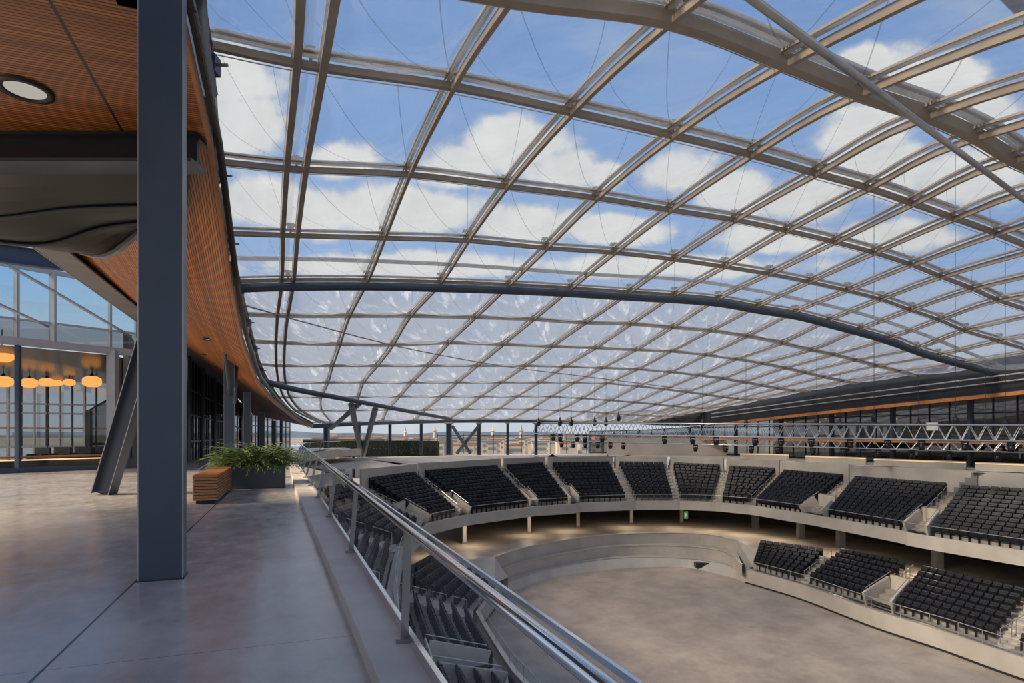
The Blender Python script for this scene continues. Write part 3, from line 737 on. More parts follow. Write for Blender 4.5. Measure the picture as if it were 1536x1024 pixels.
diag('sloping_handrail', 'upper pale sloping rail crossing the clerestory', [(-40,375,22.3),(30,408,22.9),(197,505,25.8)], .06, 'steel_edge')
diag('sloping_handrail', 'lower pale sloping rail crossing the clerestory', [(-40,440,22.3),(0,457,22.6),(73,490,24)], .06, 'steel_edge')
fm_ = MB(); fm_.ibeam([aty(-60,372,20), aty(130,398,23)], .3, .62); tag(fm_.build('upper_beam', M['steel_blue']), 'dark blue-grey steel beam above the clerestory', 'beam')
# restaurant shopfront
t = thing('restaurant_front', 'dark framed glass restaurant front at the left edge', 'shopfront', facz(60, 0))
for x, w, m in [(27,.16,'steel_blue'),(-40,.14,'steel_blue')]:
    MB().bar(facz(x, 0), facz(x, Zt-.1), w, .16, up=Vector((0,1,0))).build('post', M[m], t)
MB().bar(facz(169, 0), facz(169, Zt), .38, .30, up=Vector((0,1,0))).build('end_pier', M['frame'], t)
fbar(facz(-60, .10), facz(165, .10), .14, .22, 'sill', 'steel_blue', t)
g = MB(); g.strip([facz(-90, .2), facz(165, .2)], [facz(-90, Zt-.15), facz(165, Zt-.15)]); g.build('pane', M['glass'], t)
# interior
bk = Vector((2.4, 9.5, 0))*1.0
IA, IB = facz(-140, 0)+Vector((-6,9,0)), facz(168, 0)+Vector((-1.6,9,0))
f = MB(); f.add([facz(-160, Zt-.2), facz(175, Zt-.2), IB+Vector((0,0,Zt-.9)), IA+Vector((0,0,Zt-.9))], [(0,1,2,3)]); struct('ceiling_restaurant', f, M['inside_ceiling'])
f = MB(); f.add([facz(172,0), facz(172,Zt-.2), IB+Vector((0,0,Zt-.3)), IB], [(0,1,2,3)]); struct('wall_restaurant', f, M['panel'])
def ibk(fr, z): return lerp(IA, IB, fr)+Vector((0,0,z))
t = thing('inner_window_wall', 'gridded glass wall at the back of the restaurant', 'window', ibk(.5, 0))
for q in range(19):
    MB().bar(ibk(q/18, 0), ibk(q/18, 4.5), .12 if q % 3 == 0 else .06, .1, up=Vector((0,1,0))).build('mullion', M['frame' if q % 2 else 'steel_dark'], t)
for z in (.9, 1.9, 2.7, 3.2): fbar(ibk(0, z), ibk(1, z), .08, .10, 'glazing_bar', 'wood_edge' if z == 1.9 else 'frame', t)
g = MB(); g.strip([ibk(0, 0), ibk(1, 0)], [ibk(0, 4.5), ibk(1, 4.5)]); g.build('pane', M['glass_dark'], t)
for i, (x, y, Y, r) in enumerate([(3,533,25.5,.42),(138,572,30,.42),(104,573,31.5,.27),(86,574,32.5,.25),(70,573,30.5,.33),(44,574,30,.36),(5,572,29,.4)]):
    p = aty(x, y, Y)
    t = thing('pendant_lamp', 'glowing amber drum pendant lamp in the restaurant, %s from the right' % ['large near seventh','first','second','third','fourth','fifth','sixth'][i], 'pendant lamp', p, None)
    MB().lathe(p+Vector((0,0,-r*.62)), [(r*.55,0),(r*.95,r*.25),(r,r*.62),(r*.95,r*1.0),(r*.55,r*1.24)], 18).build('shade', M['lamp'], t, True)
    MB().tube([p+Vector((0,0,r*.5)), p+Vector((0,0,1.1))], .02, 6).build('cord', M['black'], t)
    MB().lathe(p+Vector((0,0,r*.5)), [(r*.3,0),(r*.12,r*.5)], 10).build('cap', M['black'], t)
# counter bench inside with warm light
def fo(x, z, dy): p = facz(x, z); return p+Vector((0,dy,0))
t = thing('window_bench', 'long low timber counter with warm light strip inside the restaurant front', 'bench', fo(60,0,1.0))
fbar(fo(-70,.62,1.0), fo(160,.62,1.0), .5, .08, 'top', 'wood_bench', t); fbar(fo(-70,.50,.78), fo(160,.50,.78), .03, .05, 'light_strip', 'ledge_lit', t); fbar(fo(-70,.27,1.05), fo(160,.27,1.05), .3, .45, 'base', 'interior', t)
ch = MB(); ch.box((-.24,-.24,.42),(.24,.24,.52)); ch.box((-.24,.18,.5),(.24,.25,.95))
for a in (-.2, .2):
    for b_ in (-.2, .2): ch.box((a-.02,b_-.02,0),(a+.02,b_+.02,.42))
lo_ = None
for i, x in enumerate([-8, 10, 28, 46, 64, 82, 100, 118, 133]):
    p = fo(x, 0, 2.2+.5*(i % 2))
    t = thing('lounge_chair', 'dark low-backed chair in the restaurant, %s from the left' % ORD[i], 'chair', p, 'chairs behind the restaurant glass')
    m_ = MB(); m_.box(p+Vector((-.3,-.3,.3)), p+Vector((.3,.3,.5))); m_.build('seat', M['interior' if i % 2 else 'leaf_dk'], t)
    m_ = MB(); m_.box(p+Vector((-.32,.2,.4)), p+Vector((.32,.32,1.0))); m_.box(p+Vector((-.34,-.25,.4)), p+Vector((-.27,.25,.72))); m_.box(p+Vector((.27,-.25,.4)), p+Vector((.34,.25,.72))); m_.build('backrest', M['seat'], t)
    for a in (-.25,.25):
        m_ = MB(); m_.box(p+Vector((a-.02,-.27,0)), p+Vector((a+.02,.27,.3))); m_.build('leg', M['black'], t)
# pier wall and second facade
pw = [facz(176, 0)+Vector((0,.6,0)), aty(207, 650, 33.5)*1.0, W(-5.5, 38.3)]
for p in pw: p.z = 0
f = MB(); f.wall(pw, 0, 6.3, .2); struct('wall_pier', f, M['panel'], 'plain warm grey wall beside the restaurant')
FP = smooth([W(-5.5,38.3), W(-5.5,50), W(-5.0,60), W(-3.0,70), W(0.0,78)], 8); FP = resample(FP, 33)
ftop = lambda p: interp(NV(p)[1], [40,60,66,80], [6.3,5.9,3.7,3.5])
t = thing('terrace_shopfront', 'long dark gridded glass front receding under the canopy', 'shopfront', FP[0])
for q in range(0, 33):
    b = MB(); w = .30 if q % 5 == 0 else .09
    b.box(FP[q]-Vector((w/2,w/2,0)), FP[q]+Vector((w/2,w/2,ftop(FP[q])))); b.build('mullion', M['steel_blue' if q % 5 == 0 else 'steel_dark'], t)
for z in (1.1, 2.6, 4.0, 5.7): MB().rect([p+Vector((0,0,z*ftop(p)/6.0)) for i, p in enumerate(FP)], .08, .09).build('glazing_bar', M['steel_dark'], t)
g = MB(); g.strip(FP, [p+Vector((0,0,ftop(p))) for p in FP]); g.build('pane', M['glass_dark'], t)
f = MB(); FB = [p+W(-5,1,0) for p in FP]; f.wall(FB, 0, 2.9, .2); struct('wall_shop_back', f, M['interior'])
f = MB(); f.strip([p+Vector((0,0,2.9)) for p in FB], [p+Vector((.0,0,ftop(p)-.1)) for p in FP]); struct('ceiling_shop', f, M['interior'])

# ================================================================ BOWL
def htop(x): return interp(x, [500, 640, 1000, 1250, 1536], [3.45,3.25,3.2,3.45,3.65])
SECU = [((552,718),(622.5,708),(641,785),(686,775)), ((637,706),(745,698),(704,772),(794,761)), ((760,697),(814,694),(806,760),(854,757)),
 ((828,694),(914,692.5),(869,755),(940,752.5)), ((928,692.5),(995,693.5),(955,752),(1010,752)), ((1010,694),(1079,697.5),(1022,752),(1067,753.5)),
 ((1094,699),(1163,702.5),(1083,754.5),(1121,758)), ((1176,705),(1266,712.5),(1132,759),(1204,770)), ((1282,715),(1421,725.5),(1241,776),(1357,797)),
 ((1442,728.5),None,(1396,805),None)]
HB = 6.65; SB = .82
TU, BU = [], []
for (v, nt_, nb) in [(17,-2.6,2.6),(24,-2.0,3.6),(26.2,-1.8,3.9),(34,-.6,5.5),(36,-.1,6.2),(42.5,3.2,8.6)]:
    TU.append(W(nt_, v, H0-3.5-SB)); BU.append(W(nb, v-.02*(v-17), H0-HB))
for q in SECU:
    for a, b in ((0, 2), (1, 3)):
        if q[a] is None:
            TU.append(W(46.6, 17, TU[-1].z)); BU.append(W(39.0, 15.5, H0-HB))
        else:
            p = onh(*q[a], htop(q[a][0])); TU.append(Vector((p.x, p.y, p.z-SB))); BU.append(onh(*q[b], HB))
NS = len(TU)//2                                  # sections
def US(s, f): a = cat(BU, s); b = cat(TU, s); return lerp(a, b, f)
LT, LB = {}, {}
def lower(tops, bots): return tops, bots
TLL = [W(3.0,15,-8.05), W(3.9,24,-8.05), W(4.3,27,-8.05), W(5.2,35.5,-8.05), W(6.0,37.5,-8.05), W(10.0,43.8,-8.05)]
BLL = [W(9.0,15,-9.55), W(9.3,24,-9.55), W(9.4,27,-9.55), W(10.3,34.5,-9.55), W(10.9,36.4,-9.55), W(14.0,41.6,-9.55)]
def lowtop(x, y): p = onh(x, y, 9.1); return Vector((p.x, p.y, H0-9.65))
def lowbot(x, y): return onh(x, y, 11.15)
TLR = [lowtop(1140,816), lowtop(1237,829), lowtop(1262,829), lowtop(1361,849), lowtop(1384,855), lowtop(1540,890), W(40.2,18.6,H0-9.65), W(40.2,9,H0-9.65)]
BLR = [lowbot(1130,852), lowbot(1197,873), lowbot(1211,876), lowbot(1296,903), lowbot(1341,918), lowbot(1489,967), lowbot(1517,976), W(35.2,11,H0-11.15)]
stair_lbl = []
def terraces(T, B, rows, name, label):
    mb = MB(); ns = (len(T)-1)*6
    prev = None
    for r in range(rows):
        f0, f1 = r/rows, (r+1)/rows
        zf = lambda s, f: lerp(cat(B, s), cat(T, s), f)
        A, Bq, Cq = [], [], []
        for i in range(ns+1):
            s = i/6; p0 = zf(s, f0); p1 = zf(s, f1)
            z = lerp(cat(B, s).z, cat(T, s).z, (r)/(rows-1))
            zn = lerp(cat(B, s).z, cat(T, s).z, min(1, (r+1)/(rows-1)))
            A.append(Vector((p0.x, p0.y, z))); Bq.append(Vector((p1.x, p1.y, z))); Cq.append(Vector((p1.x, p1.y, zn)))
        mb.strip(Bq, A)
        if r < rows-1: mb.strip(Cq, Bq)
    o = mb.build(name, M['conc_dk']); o['kind'] = 'structure'; o['label'] = label
    return o
RU, RL = 11, 7
terraces(TU, BU, RU, 'seating_terrace', 'stepped concrete terrace of the upper seating tier')
terraces(TLL, BLL, RL, 'seating_terrace', 'stepped concrete terrace of the left lower tier')
terraces(TLR, BLR, RL, 'seating_terrace', 'stepped concrete terrace of the right lower tier')
# ---- seats
seatlist = []                                    # (pos, facing angle, label, group, distance)
def seats(T, B, rows, secs, lbl, grp, skip=lambda s, r, u: False):
    for (k, s0, s1) in secs:
        for r in range(rows):
            fm = (r+.62)/rows
            def P(s):
                a = lerp(cat(B, s), cat(T, s), fm); z = lerp(cat(B, s).z, cat(T, s).z, r/(rows-1)); return Vector((a.x, a.y, z))
            pts = [P(s0+(s1-s0)*i/24) for i in range(25)]
            L = sum((b-a).length for a, b in zip(pts, pts[1:]))
            n = int((L-.10)/.53)
            if n < 1: continue
            m = resample(pts, n*2+1)
            for q in range(n):
                p = m[2*q+1]; tt = (m[2*q+2]-m[2*q]); 
                if skip(k, r, (q+.5)/n): continue
                tdir = Vector((tt.x, tt.y, 0)).normalized()
                face = Vector((tdir.y, -tdir.x, 0))
                bb = cat(B, (s0+s1)/2); tq = cat(T, (s0+s1)/2)
                if face.dot(Vector((bb.x-tq.x, bb.y-tq.y, 0))) < 0: face = -face
                ang = math.atan2(face.x, -face.y)         # local -Y turned onto face
                seatlist.append((p, ang, lbl(k), grp(k), r))
US_names = ['left upper tier below the terrace, nearest block', 'left upper tier below the terrace, second block', 'left upper tier below the terrace, block before the curve',
 'upper tier at the left end of the far curve', 'upper tier, second block of the far curve', 'upper tier, narrow third block of the far curve', 'upper tier, fourth block of the far curve', 'upper tier, fifth block of the far curve',
 'upper tier, sixth block of the far curve', 'upper tier, seventh block of the far curve', 'upper tier, eighth block where the curve turns right', 'upper tier, wide right-hand block', 'upper tier, block at the right edge']
secU = [(k, 2*k, 2*k+1) for k in range(NS)]
seats(TU, BU, RU, secU, lambda k: 'black tip-up stadium seat in the '+US_names[k], lambda k: 'seats in the '+US_names[k])
LLn = ['left lower tier, nearest block', 'left lower tier, middle block', 'left lower tier, block by the stage wall']
seats(TLL, BLL, RL, [(0,0,1),(1,2,3),(2,4,5)], lambda k: 'black tip-up stadium seat in the '+LLn[k], lambda k: 'seats in the '+LLn[k])
LRn = ['right lower tier, block by the stage wall', 'right lower tier, middle block', 'right lower tier, large front block', 'right lower tier, block at the right edge']
seats(TLR, BLR, RL, [(0,0,1),(1,2,3),(2,4,5),(3,6,7)], lambda k: 'black tip-up stadium seat in the '+LRn[k], lambda k: 'seats in the '+LRn[k])
def seat_parts():
    back = MB(); back.sweep([Vector((-.235,0,0)), Vector((.235,0,0))], [(0,.40),(-.03,.44),(.0,.80),(.04,.90),(.10,.92),(.14,.86),(.11,.5),(.07,.40)][::-1])
    pan = MB(); pan.sweep([Vector((-.22,0,0)), Vector((.22,0,0))], [(.02,.42),(-.06,.44),(-.10,.72),(-.07,.78),(-.02,.76),(0,.5)])
    st = MB(); st.box((-.255,-.06,0),(-.225,.12,.58)); st.box((-.26,-.14,.56),(-.22,.12,.61)); st.box((-.23,0,.34),(.26,.06,.42))
    return back, pan, st
# sweep's side vector for a path along +X with up=Z is -Y, so offsets (side, up) are mirrored to keep -Y as the front
back, pan, st = seat_parts()
for m_ in (back, pan): m_.v = [(x, -y, z) for (x, y, z) in m_.v]; m_.f = [f[::-1] for f in m_.f]
if sum(v[1] for v in back.v)/len(back.v) < 0:
    for m_ in (back, pan): m_.v = [(x, -y, z) for (x, y, z) in m_.v]; m_.f = [f[::-1] for f in m_.f]
def mesh_of(name, mb, m):
    me = bpy.data.meshes.new(name); me.from_pydata(mb.v, [], mb.f); me.materials.append(m); me.update(); return me
me_b = mesh_of('seat_backrest', back, M['seat']); me_p = mesh_of('seat_pan', pan, M['seat']); me_s = mesh_of('seat_stand', st, M['seat_shell'])
def visible_seat(p):
    q = p+Vector((0,0,.85)); x, y = proj(q)
    if not (0 < x < 1536 and 0 < y < 1024): return False
    n, v = NV(p)
    if x < 760:                                   # hidden by the terrace kerb
        yk = 797+(x-512)/.652
        if y > yk-6: return False
    return True
cand = sorted((s for s in seatlist if visible_seat(s[0])), key=lambda s: s[0].length)
near = set(id(s) for s in cand[:300])
proto = None
rest = MB()
for s in seatlist:
    p, ang, lb, gp, r = s
    if id(s) in near:
        e = bpy.data.objects.new('stadium_seat', None); COL.objects.link(e); e.location = p; e.rotation_euler = (0,0,ang); e.empty_display_size = .2
        tag(e, lb, 'seat', gp)
        for nm, me in (('backrest', me_b), ('seat_pan', me_p), ('stand', me_s)):
            o = bpy.data.objects.new(nm, me); COL.objects.link(o); o.parent = e
    else:
        x, y = proj(p)
        if x < -200 or x > 1800: continue
        ca, sa = math.cos(ang), math.sin(ang)
        for m_ in (back, pan, st):
            rest.add([(ca*a-sa*b+p.x, sa*a+ca*b+p.y, c+p.z) for (a, b, c) in m_.v], m_.f)
o = rest.build('stadium_seats_beyond', M['seat']); tag(o, 'remaining rows of black stadium seats filling the far tiers', 'seats', None, 'stuff')

# ---- aisle stairs and handrails, vomitories
def aisle(T, B, rows, s0, s1, label, vom=None):
    mb = MB()
    for r in range(rows):
        z = lerp(cat(B, s0).z, cat(T, s0).z, r/(rows-1)); zn = lerp(cat(B, s0).z, cat(T, s0).z, (r+1)/(rows-1))
        if vom and vom[0] <= r < vom[1]: continue
        def P(s, f): a = lerp(cat(B, s), cat(T, s), f); return (a.x, a.y)
        for (f0, f1, zt) in (((r)/rows, (r+.5)/rows, z+.02), ((r+.5)/rows, (r+1)/rows, (z+zn)/2+.02)):
            a, b, c, d = P(s0+.04, f0), P(s1-.04, f0), P(s1-.04, f1), P(s0+.04, f1)
            vs = [(*q, z-.3) for q in (a, b, c, d)]+[(*q, zt) for q in (a, b, c, d)]
            mb.add(vs, [(4,5,6,7),(0,1,5,4),(1,2,6,5),(2,3,7,6),(3,0,4,7)])
    uf = MB()
    if T is TU:
        e0_, e1_ = cat(T, s0+.2), cat(T, s1-.2); tt = Vector((e1_.x-e0_.x, e1_.y-e0_.y, 0)).normalized(); nn = Vector((-tt.y, tt.x, 0)); zt0 = e0_.z
        for q in range(5):
            zq = lerp(zt0, -1.02, (q+1)/5); a, b = e0_+nn*(.34*q), e1_+nn*(.34*q); c, d = b+nn*.36, a+nn*.36
            uf.add([(p_.x, p_.y, zt0-.3) for p_ in (a,b,c,d)]+[(p_.x, p_.y, zq) for p_ in (a,b,c,d)], [(4,5,6,7),(0,1,5,4),(1,2,6,5),(2,3,7,6),(3,0,4,7)])
    t = thing('aisle_stair', label, 'stair', US(0,0) if False else lerp(cat(B, (s0+s1)/2), cat(T, (s0+s1)/2), .0))
    mb.build('steps', M['conc'], t)
    if uf.v: uf.build('upper_flight', M['panel'], t)
    sm = (s0+s1)/2
    def Q(f, dz, s=sm): a = lerp(cat(B, s), cat(T, s), f); return Vector((a.x, a.y, lerp(cat(B, s).z, cat(T, s).z, f)+dz))
    f0 = 0.05 if not vom else (vom[1])/rows
    for q in range(4):
        a0 = f0+(1-f0)*(q/4); a1 = f0+(1-f0)*((q+.72)/4)
        h = MB(); h.tube([Q(a0,.05), Q(a0,.85), Q(a1,.85), Q(a1,.05)], .022, 6); h.build('handrail', M['alu'], t)
    if vom:
        fa, fb = vom[0]/rows, vom[1]/rows
        tv = thing('vomitory', label.replace('pale concrete aisle stair', 'pale walled entrance').replace('pale concrete stair', 'pale walled entrance').replace(', ', ', in the aisle ')+('' if T is not TU else ''), 'stair entrance', Q(fa, 0))
        w = MB()
        for s in (s0+.03, s1-.03):
            w = MB(); P = [Q(fa+(fb-fa)*i/6, 0, s) for i in range(7)]
            w.sweep(P, [(-.07,-.6),(.07,-.6),(.07,.75),(-.07,.75)]); w.build('side_wall', M['conc'], tv)
            MB().tube([q+Vector((0,0,1.0)) for q in P], .025, 6).build('rail', M['alu'], tv)
        w = MB(); w.bar(Q(fb, .1, s0+.03), Q(fb, .1, s1-.03), .12, 1.4); w.build('back_wall', M['conc'], tv)
        w = MB(); a, b = Q(fa, .15, s0+.06), Q(fa, .15, s1-.06); c, d = Q(fb, .1, s1-.06), Q(fb, .1, s0+.06); c.z = d.z = a.z
        w.add([a, b, c, d], [(0,1,2,3)]); w.build('dark_floor', M['interior'], tv)
        MB().bar(Q(fb, .85, s0+.03), Q(fb, .85, s1-.03), .04, .04).build('rail', M['alu'], tv)
vomU = {2:(0,4), 3:(0,4), 5:(0,3), 4:(0,3), 10:(0,4), 11:(0,4)}
for k in range(NS-1):
    aisle(TU, BU, RU, 2*k+1, 2*k+2, 'pale concrete aisle stair in the upper tier, %s from the left' % ORD[k], vomU.get(k))
aisle(TLL, BLL, RL, 1, 2, 'pale concrete stair in the left lower tier, nearest', (1,5)); aisle(TLL, BLL, RL, 3, 4, 'pale concrete stair in the left lower tier, by the stage wall block')
aisle(TLR, BLR, RL, 1, 2, 'pale concrete stair in the right lower tier, farthest'); aisle(TLR, BLR, RL, 3, 4, 'pale concrete stair in the right lower tier, middle', (0,4)); aisle(TLR, BLR, RL, 5, 6, 'pale concrete stair in the right lower tier, at the right edge')

# ---- fascia of the upper tier, soffit, rear parapet
def ringpts(C, k=6): return [cat(C, i/k) for i in range((len(C)-1)*k+1)]
def outward(P, d, z=None):
    out = []
    for i, p in enumerate(P):
        a = P[max(0,i-1)]; b = P[min(len(P)-1,i+1)]; t = Vector((b.x-a.x, b.y-a.y, 0)).normalized(); nn = Vector((-t.y, t.x, 0))
        q = p+nn*d
        if z is not None: q.z = z
        out.append(q)
    return out
rb = ringpts(BU); rt = ringpts(TU)
# which side is outward? ring runs left -> far -> right, so the outside is to the left of travel
fz = H0-HB
fr = outward(rb, -.35)
f = MB(); f.sweep([Vector((p.x,p.y,0)) for p in fr], [(-.09, fz-.75), (.09, fz-.75), (.09, fz+.12), (-.09, fz+.12)])
tag(f.build('tier_fascia', M['conc_wall']), 'curved pale concrete fascia along the front of the upper tier', 'fascia')
f = MB(); f.strip(outward(rb,-.35,fz+.0), outward(rb,.1,fz+.0)); struct('trim_tier_edge', f, M['conc'])
f = MB(); f.strip(outward(rb, -.3, fz-.74), outward(rb, 1.2, fz-.76)); tag(f.build('wood_soffit', M['wood_edge']), 'narrow orange timber soffit strip under the upper tier', 'soffit')
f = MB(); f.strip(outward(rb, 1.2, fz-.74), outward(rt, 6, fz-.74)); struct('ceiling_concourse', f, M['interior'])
P = outward(rb, -.35, fz+.75); t = thing('tier_rail', 'thin guard rail along the front edge of the upper tier', 'rail', P[0])
MB().tube(P, .02, 6).build('top_rail', M['alu'], t)
g = MB(); g.strip(outward(rb,-.35,fz+.12), outward(rb,-.35,fz+.73)); g.build('glass', M['glass'], t)
# rear parapet panels per section
ztop = -.95
wall_lbl = ['pale parapet wall panel behind the top row, %s block from the left' % ORD[k] for k in range(NS)]
for k in range(1, NS):
    pts = [cat(TU, 2*k-.17+1.34*i/8) for i in range(9) if 2*k-.17+1.34*i/8 < len(TU)-1]; pts = outward(pts, .12)
    f = MB(); z0 = pts[0].z-.1
    f.wall(pts, z0, ztop, .16)
    if k < 4: 
        f = MB(); f.wall(pts, z0, min(ztop, -1.0), .16)
    tag(f.build('parapet_panel', M['conc_wall']), wall_lbl[k], 'parapet')
    if k >= 9:
        pts2 = outward([cat(TU, 2*k+i/8) for i in range(9)], 2.6)
        t = thing('lit_counter', 'pale counter wall with warm lit ledge above the parapet, %s' % ['before the curve turns right','where the curve turns right','behind the wide right block','at the right edge'][k-9], 'counter', pts2[0])
        w = MB(); w.wall(pts2, -1.1, -.42, .12); w.build('wall', M['conc_wall'], t)
        MB().rect([Vector((p.x,p.y,-.52)) for p in outward(pts2, -.09)], .02, .05).build('light_strip', M['ledge_lit'], t)
# upper deck (far and right) at z = -1.1
OUT = [W(-1,58), W(3,64), W(9,68.5), W(18,71), W(28,71.5), W(38,70), W(46,66), W(52,58), W(54,48), W(54,36), W(54,22), W(54,10)]
tpts = [cat(TU, 5+i/6) for i in range((len(TU)-6)*6+1)]
o1, o2 = outward(tpts, .2, -1.02), outward(tpts, 1.75, -1.02)
inn_ = [o2[i] if (int(math.floor(5+i/6+1e-6)) % 2 == 1 and 0 < (i % 6) < 6 or (5+i//6) % 2 == 1 and 1 <= i % 6 <= 5) else o1[i] for i in range(len(tpts))]
outp = [Vector((p.x,p.y,-1.02)) for p in resample(smooth(OUT, 6), len(tpts))]
f = MB(); f.strip(outp, inn_); struct('floor_upper_deck', f, M['conc'], 'pale upper deck ring behind the seating')
# ---- lower concourse, stage wall, arena floor
E0 = [(742,835),(795,819),(879,805),(945,800),(1023,799),(1074,803),(1106,811)]
L1 = [(744,856),(800,839),(888,823),(950,818),(1023,819),(1082,826),(1113,846)]
L2 = [(755,875),(812,855),(893,840),(952,836),(1023,837),(1084,845),(1116,858)]
F0 = [(762,889),(829,867),(912,854),(979,850),(1030,851),(1091,864),(1119,874)]
e0 = smooth([onh(x,y,9.6) for x,y in E0],6); l1 = smooth([onh(x,y,10.6) for x,y in L1],6); l2 = smooth([onh(x,y,11.5) for x,y in L2],6); f0 = smooth([onh(x,y,12.2) for x,y in F0],6)
def zz(P, z): return [Vector((p.x,p.y,z)) for p in P]
t = thing('stage_wall', 'curved stepped concrete wall closing the far end of the arena floor', 'wall', f0[0])
f = MB(); f.strip(zz(e0,-9.0), zz(e0,-8.0)); f.strip(zz(l1,-9.0), zz(e0,-9.0)); f.build('upper_tier', M['conc_wall'], t)
f = MB(); f.strip(zz(l1,-9.9), zz(l1,-9.0)); f.strip(zz(l2,-9.9), zz(l1,-9.9)); f.build('middle_tier', M['conc_wall'], t)
f = MB(); f.strip(zz(f0,-10.6), zz(l2,-9.9)); f.build('lower_tier', M['conc_wall'], t)
for P, z in ((l1,-8.98),(l2,-9.88),(e0,-7.98)): MB().rect(zz(P,z), .10, .05).build('pale_edge', M['alu'] if z < -8.5 else M['conc'], t)
b = MB(); p = onh(1053,851,12.1); b.box((p.x-.65,p.y-.35,-10.45),(p.x+.5,p.y+.3,-10.0)); b.build('vent_hatch', M['steel_dark'], t)
# side closures of stage wall
wl = [Vector(BLL[i]) for i in range(6)]; wl = smooth(wl, 5); wl = outward(wl, -.45)
wr = [onh(*q, 12.2) for q in [(1119,874),(1204,900),(1307,940),(1417,977),(1535,1020)]]+[W(34.0,10,-10.6), W(34.0,2,-10.6)]; wr = smooth(wr, 5)
for nm, P in (('left', wl), ('right', wr)):
    t = thing('arena_wall', 'smooth pale concrete arena wall in front of the %s lower tier' % nm, 'wall', P[0])
    w = MB(); w.wall(P, -10.6, -9.42, .22); w.build('wall', M['conc_wall'], t)
    MB().rect(zz(P,-9.40), .26, .05).build('pale_coping', M['alu'], t)
    MB().rect(zz(P,-10.53), .26, .12).build('dark_skirting', M['steel_dark'], t)
    MB().tube(zz(P,-8.72), .022, 6).build('top_rail', M['alu'], t)
    g = MB(); g.strip(zz(P,-9.38), zz(P,-8.74)); g.build('glass', M['glass'], t)
    for q in range(0, len(P), 2): MB().bar(zz(P,-9.4)[q], zz(P,-8.72)[q], .03, .03).build('rail_post', M['alu'], t)
fl = MB(); fl.add([W(4,-6,-10.6), W(44,-6,-10.6), W(44,56,-10.6), W(4,56,-10.6)], [(0,1,2,3)]); struct('floor_arena', fl, M['arena'], 'empty taupe concrete arena floor')
# concourse floor: ring from the tier tops / stage edge outwards
inner = smooth(TLL,4)+[e0[0]]+e0+[Vector(TLR[0])]+smooth(TLR,4)
inner = zz(resample(inner, 90), -8.0)
oc = [W(-6,12), W(-6,30), W(-5,45), W(2,56), W(12,62.5), W(25,65), W(38,62), W(47,52), W(49,40), W(49,25), W(49,5)]
outer = zz(resample(smooth(oc,6), 90), -8.0)
f = MB(); f.strip(outer, inner); struct('floor_concourse', f, M['concourse'], 'lit lower concourse floor under the upper tier')
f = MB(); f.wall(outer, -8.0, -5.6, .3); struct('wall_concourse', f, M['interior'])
# end cheeks between stage wall and lower tiers
for (a, b, c) in ((e0[0], Vector(TLL[-1]), Vector(BLL[-1])), (e0[-1], Vector(TLR[0]), Vector(BLR[0]))):
    w = MB(); a = Vector((a.x,a.y,-8)); w.wall([b, c], -10.6, -8.9, .2)
    w.add([Vector((a.x,a.y,-8.0)), Vector((b.x,b.y,-8.0)), Vector((c.x,c.y,-9.4)), Vector((f0[0].x if a.x < 5 else f0[-1].x, f0[0].y if a.x < 5 else f0[-1].y, -9.4))], [(0,1,2,3)])
    w.add([Vector((a.x,a.y,-8.0)), Vector((f0[0].x if a.x < 5 else f0[-1].x, f0[0].y if a.x < 5 else f0[-1].y, -9.4)), Vector((f0[0].x if a.x < 5 else f0[-1].x, f0[0].y if a.x < 5 else f0[-1].y, -10.6)), Vector((a.x,a.y,-10.6))], [(0,1,2,3)])
    struct('wall_stage_end', w, M['conc_wall'])
for i, (x, y) in enumerate([(697,815),(794,799),(867,790),(947,785),(1022,783),(1133,792),(1201,807),(1261,820),(1406,854),(1560,905)]):
    p = onh(x, y, 9.6); w = .32 if i < 5 else .55
    t = thing('concourse_pillar', 'square concrete pillar under the upper tier, %s from the left' % ORD[i], 'pillar', p)
    b = MB(); b.box((p.x-w/2,p.y-w/2,-8.0),(p.x+w/2,p.y+w/2,-5.75)); b.build('shaft', M['conc_wall' if i < 5 else 'panel'], t)
    b = MB(); b.box((p.x-w/2-.04,p.y-w/2-.04,-8.0),(p.x+w/2+.04,p.y+w/2+.04,-7.85)); b.build('base', M['panel'], t)
p = onh(1028,770,7.9); p = aty(1029, 771, 60)
t = thing('exit_sign', 'small green hanging exit sign under the upper tier', 'sign', p)
b = MB(); b.box(p+Vector((-.2,-.03,-.45)), p+Vector((.2,.03,.3))); b.build('plate', M['exit'], t)
b = MB(); b.tube([p+Vector((.05,-.04,-.2)), p+Vector((0,-.04,.0)), p+Vector((.05,-.04,.12))], .03, 5); b.box(p+Vector((-.13,-.045,-.3)), p+Vector((-.03,-.031,.15))); b.build('pictogram', M['lamp_white'], t)

# ================================================================ FAR END columns and city
def post(x, y0, y1, Y, w, m, label, name='deck_column'):
    a, b = aty(x, y1, Y), aty(x, y0, Y)
    t = thing(name, label, 'column', a)
    s = MB(); s.ibeam([a, b], w, w, w*.16); s.build('shaft', M[m], t)
    c = MB(); c.box(b-Vector((w*.8,w*.6,.1)), b+Vector((w*.8,w*.6,.12))); c.build('cap_plate', M['node'], t)
Yd = 70
for i, (x, w) in enumerate([(490,.55),(539,.35),(585,.32),(632,.32),(673.5,.62),(718.5,.42),(761.5,.3),(804,.36)]):
    post(x, 634, 682, Yd if x > 500 else 66, w, 'steel_blue', 'blue-grey steel column at the open far end, %s from the left' % ORD[i])
def strut(a, b, r, label):
    tag(MB().bar(aty(*a), aty(*b), r, r, up=Vector((0,1,0))).build('brace_strut', M['steel_blue']), label, 'brace')
strut((527,606,44),(542,683,69),.34,'left leg of the V-shaped steel brace at the far end'); strut((563,612,48),(545,683,69),.34,'right leg of the V-shaped steel brace at the far end')
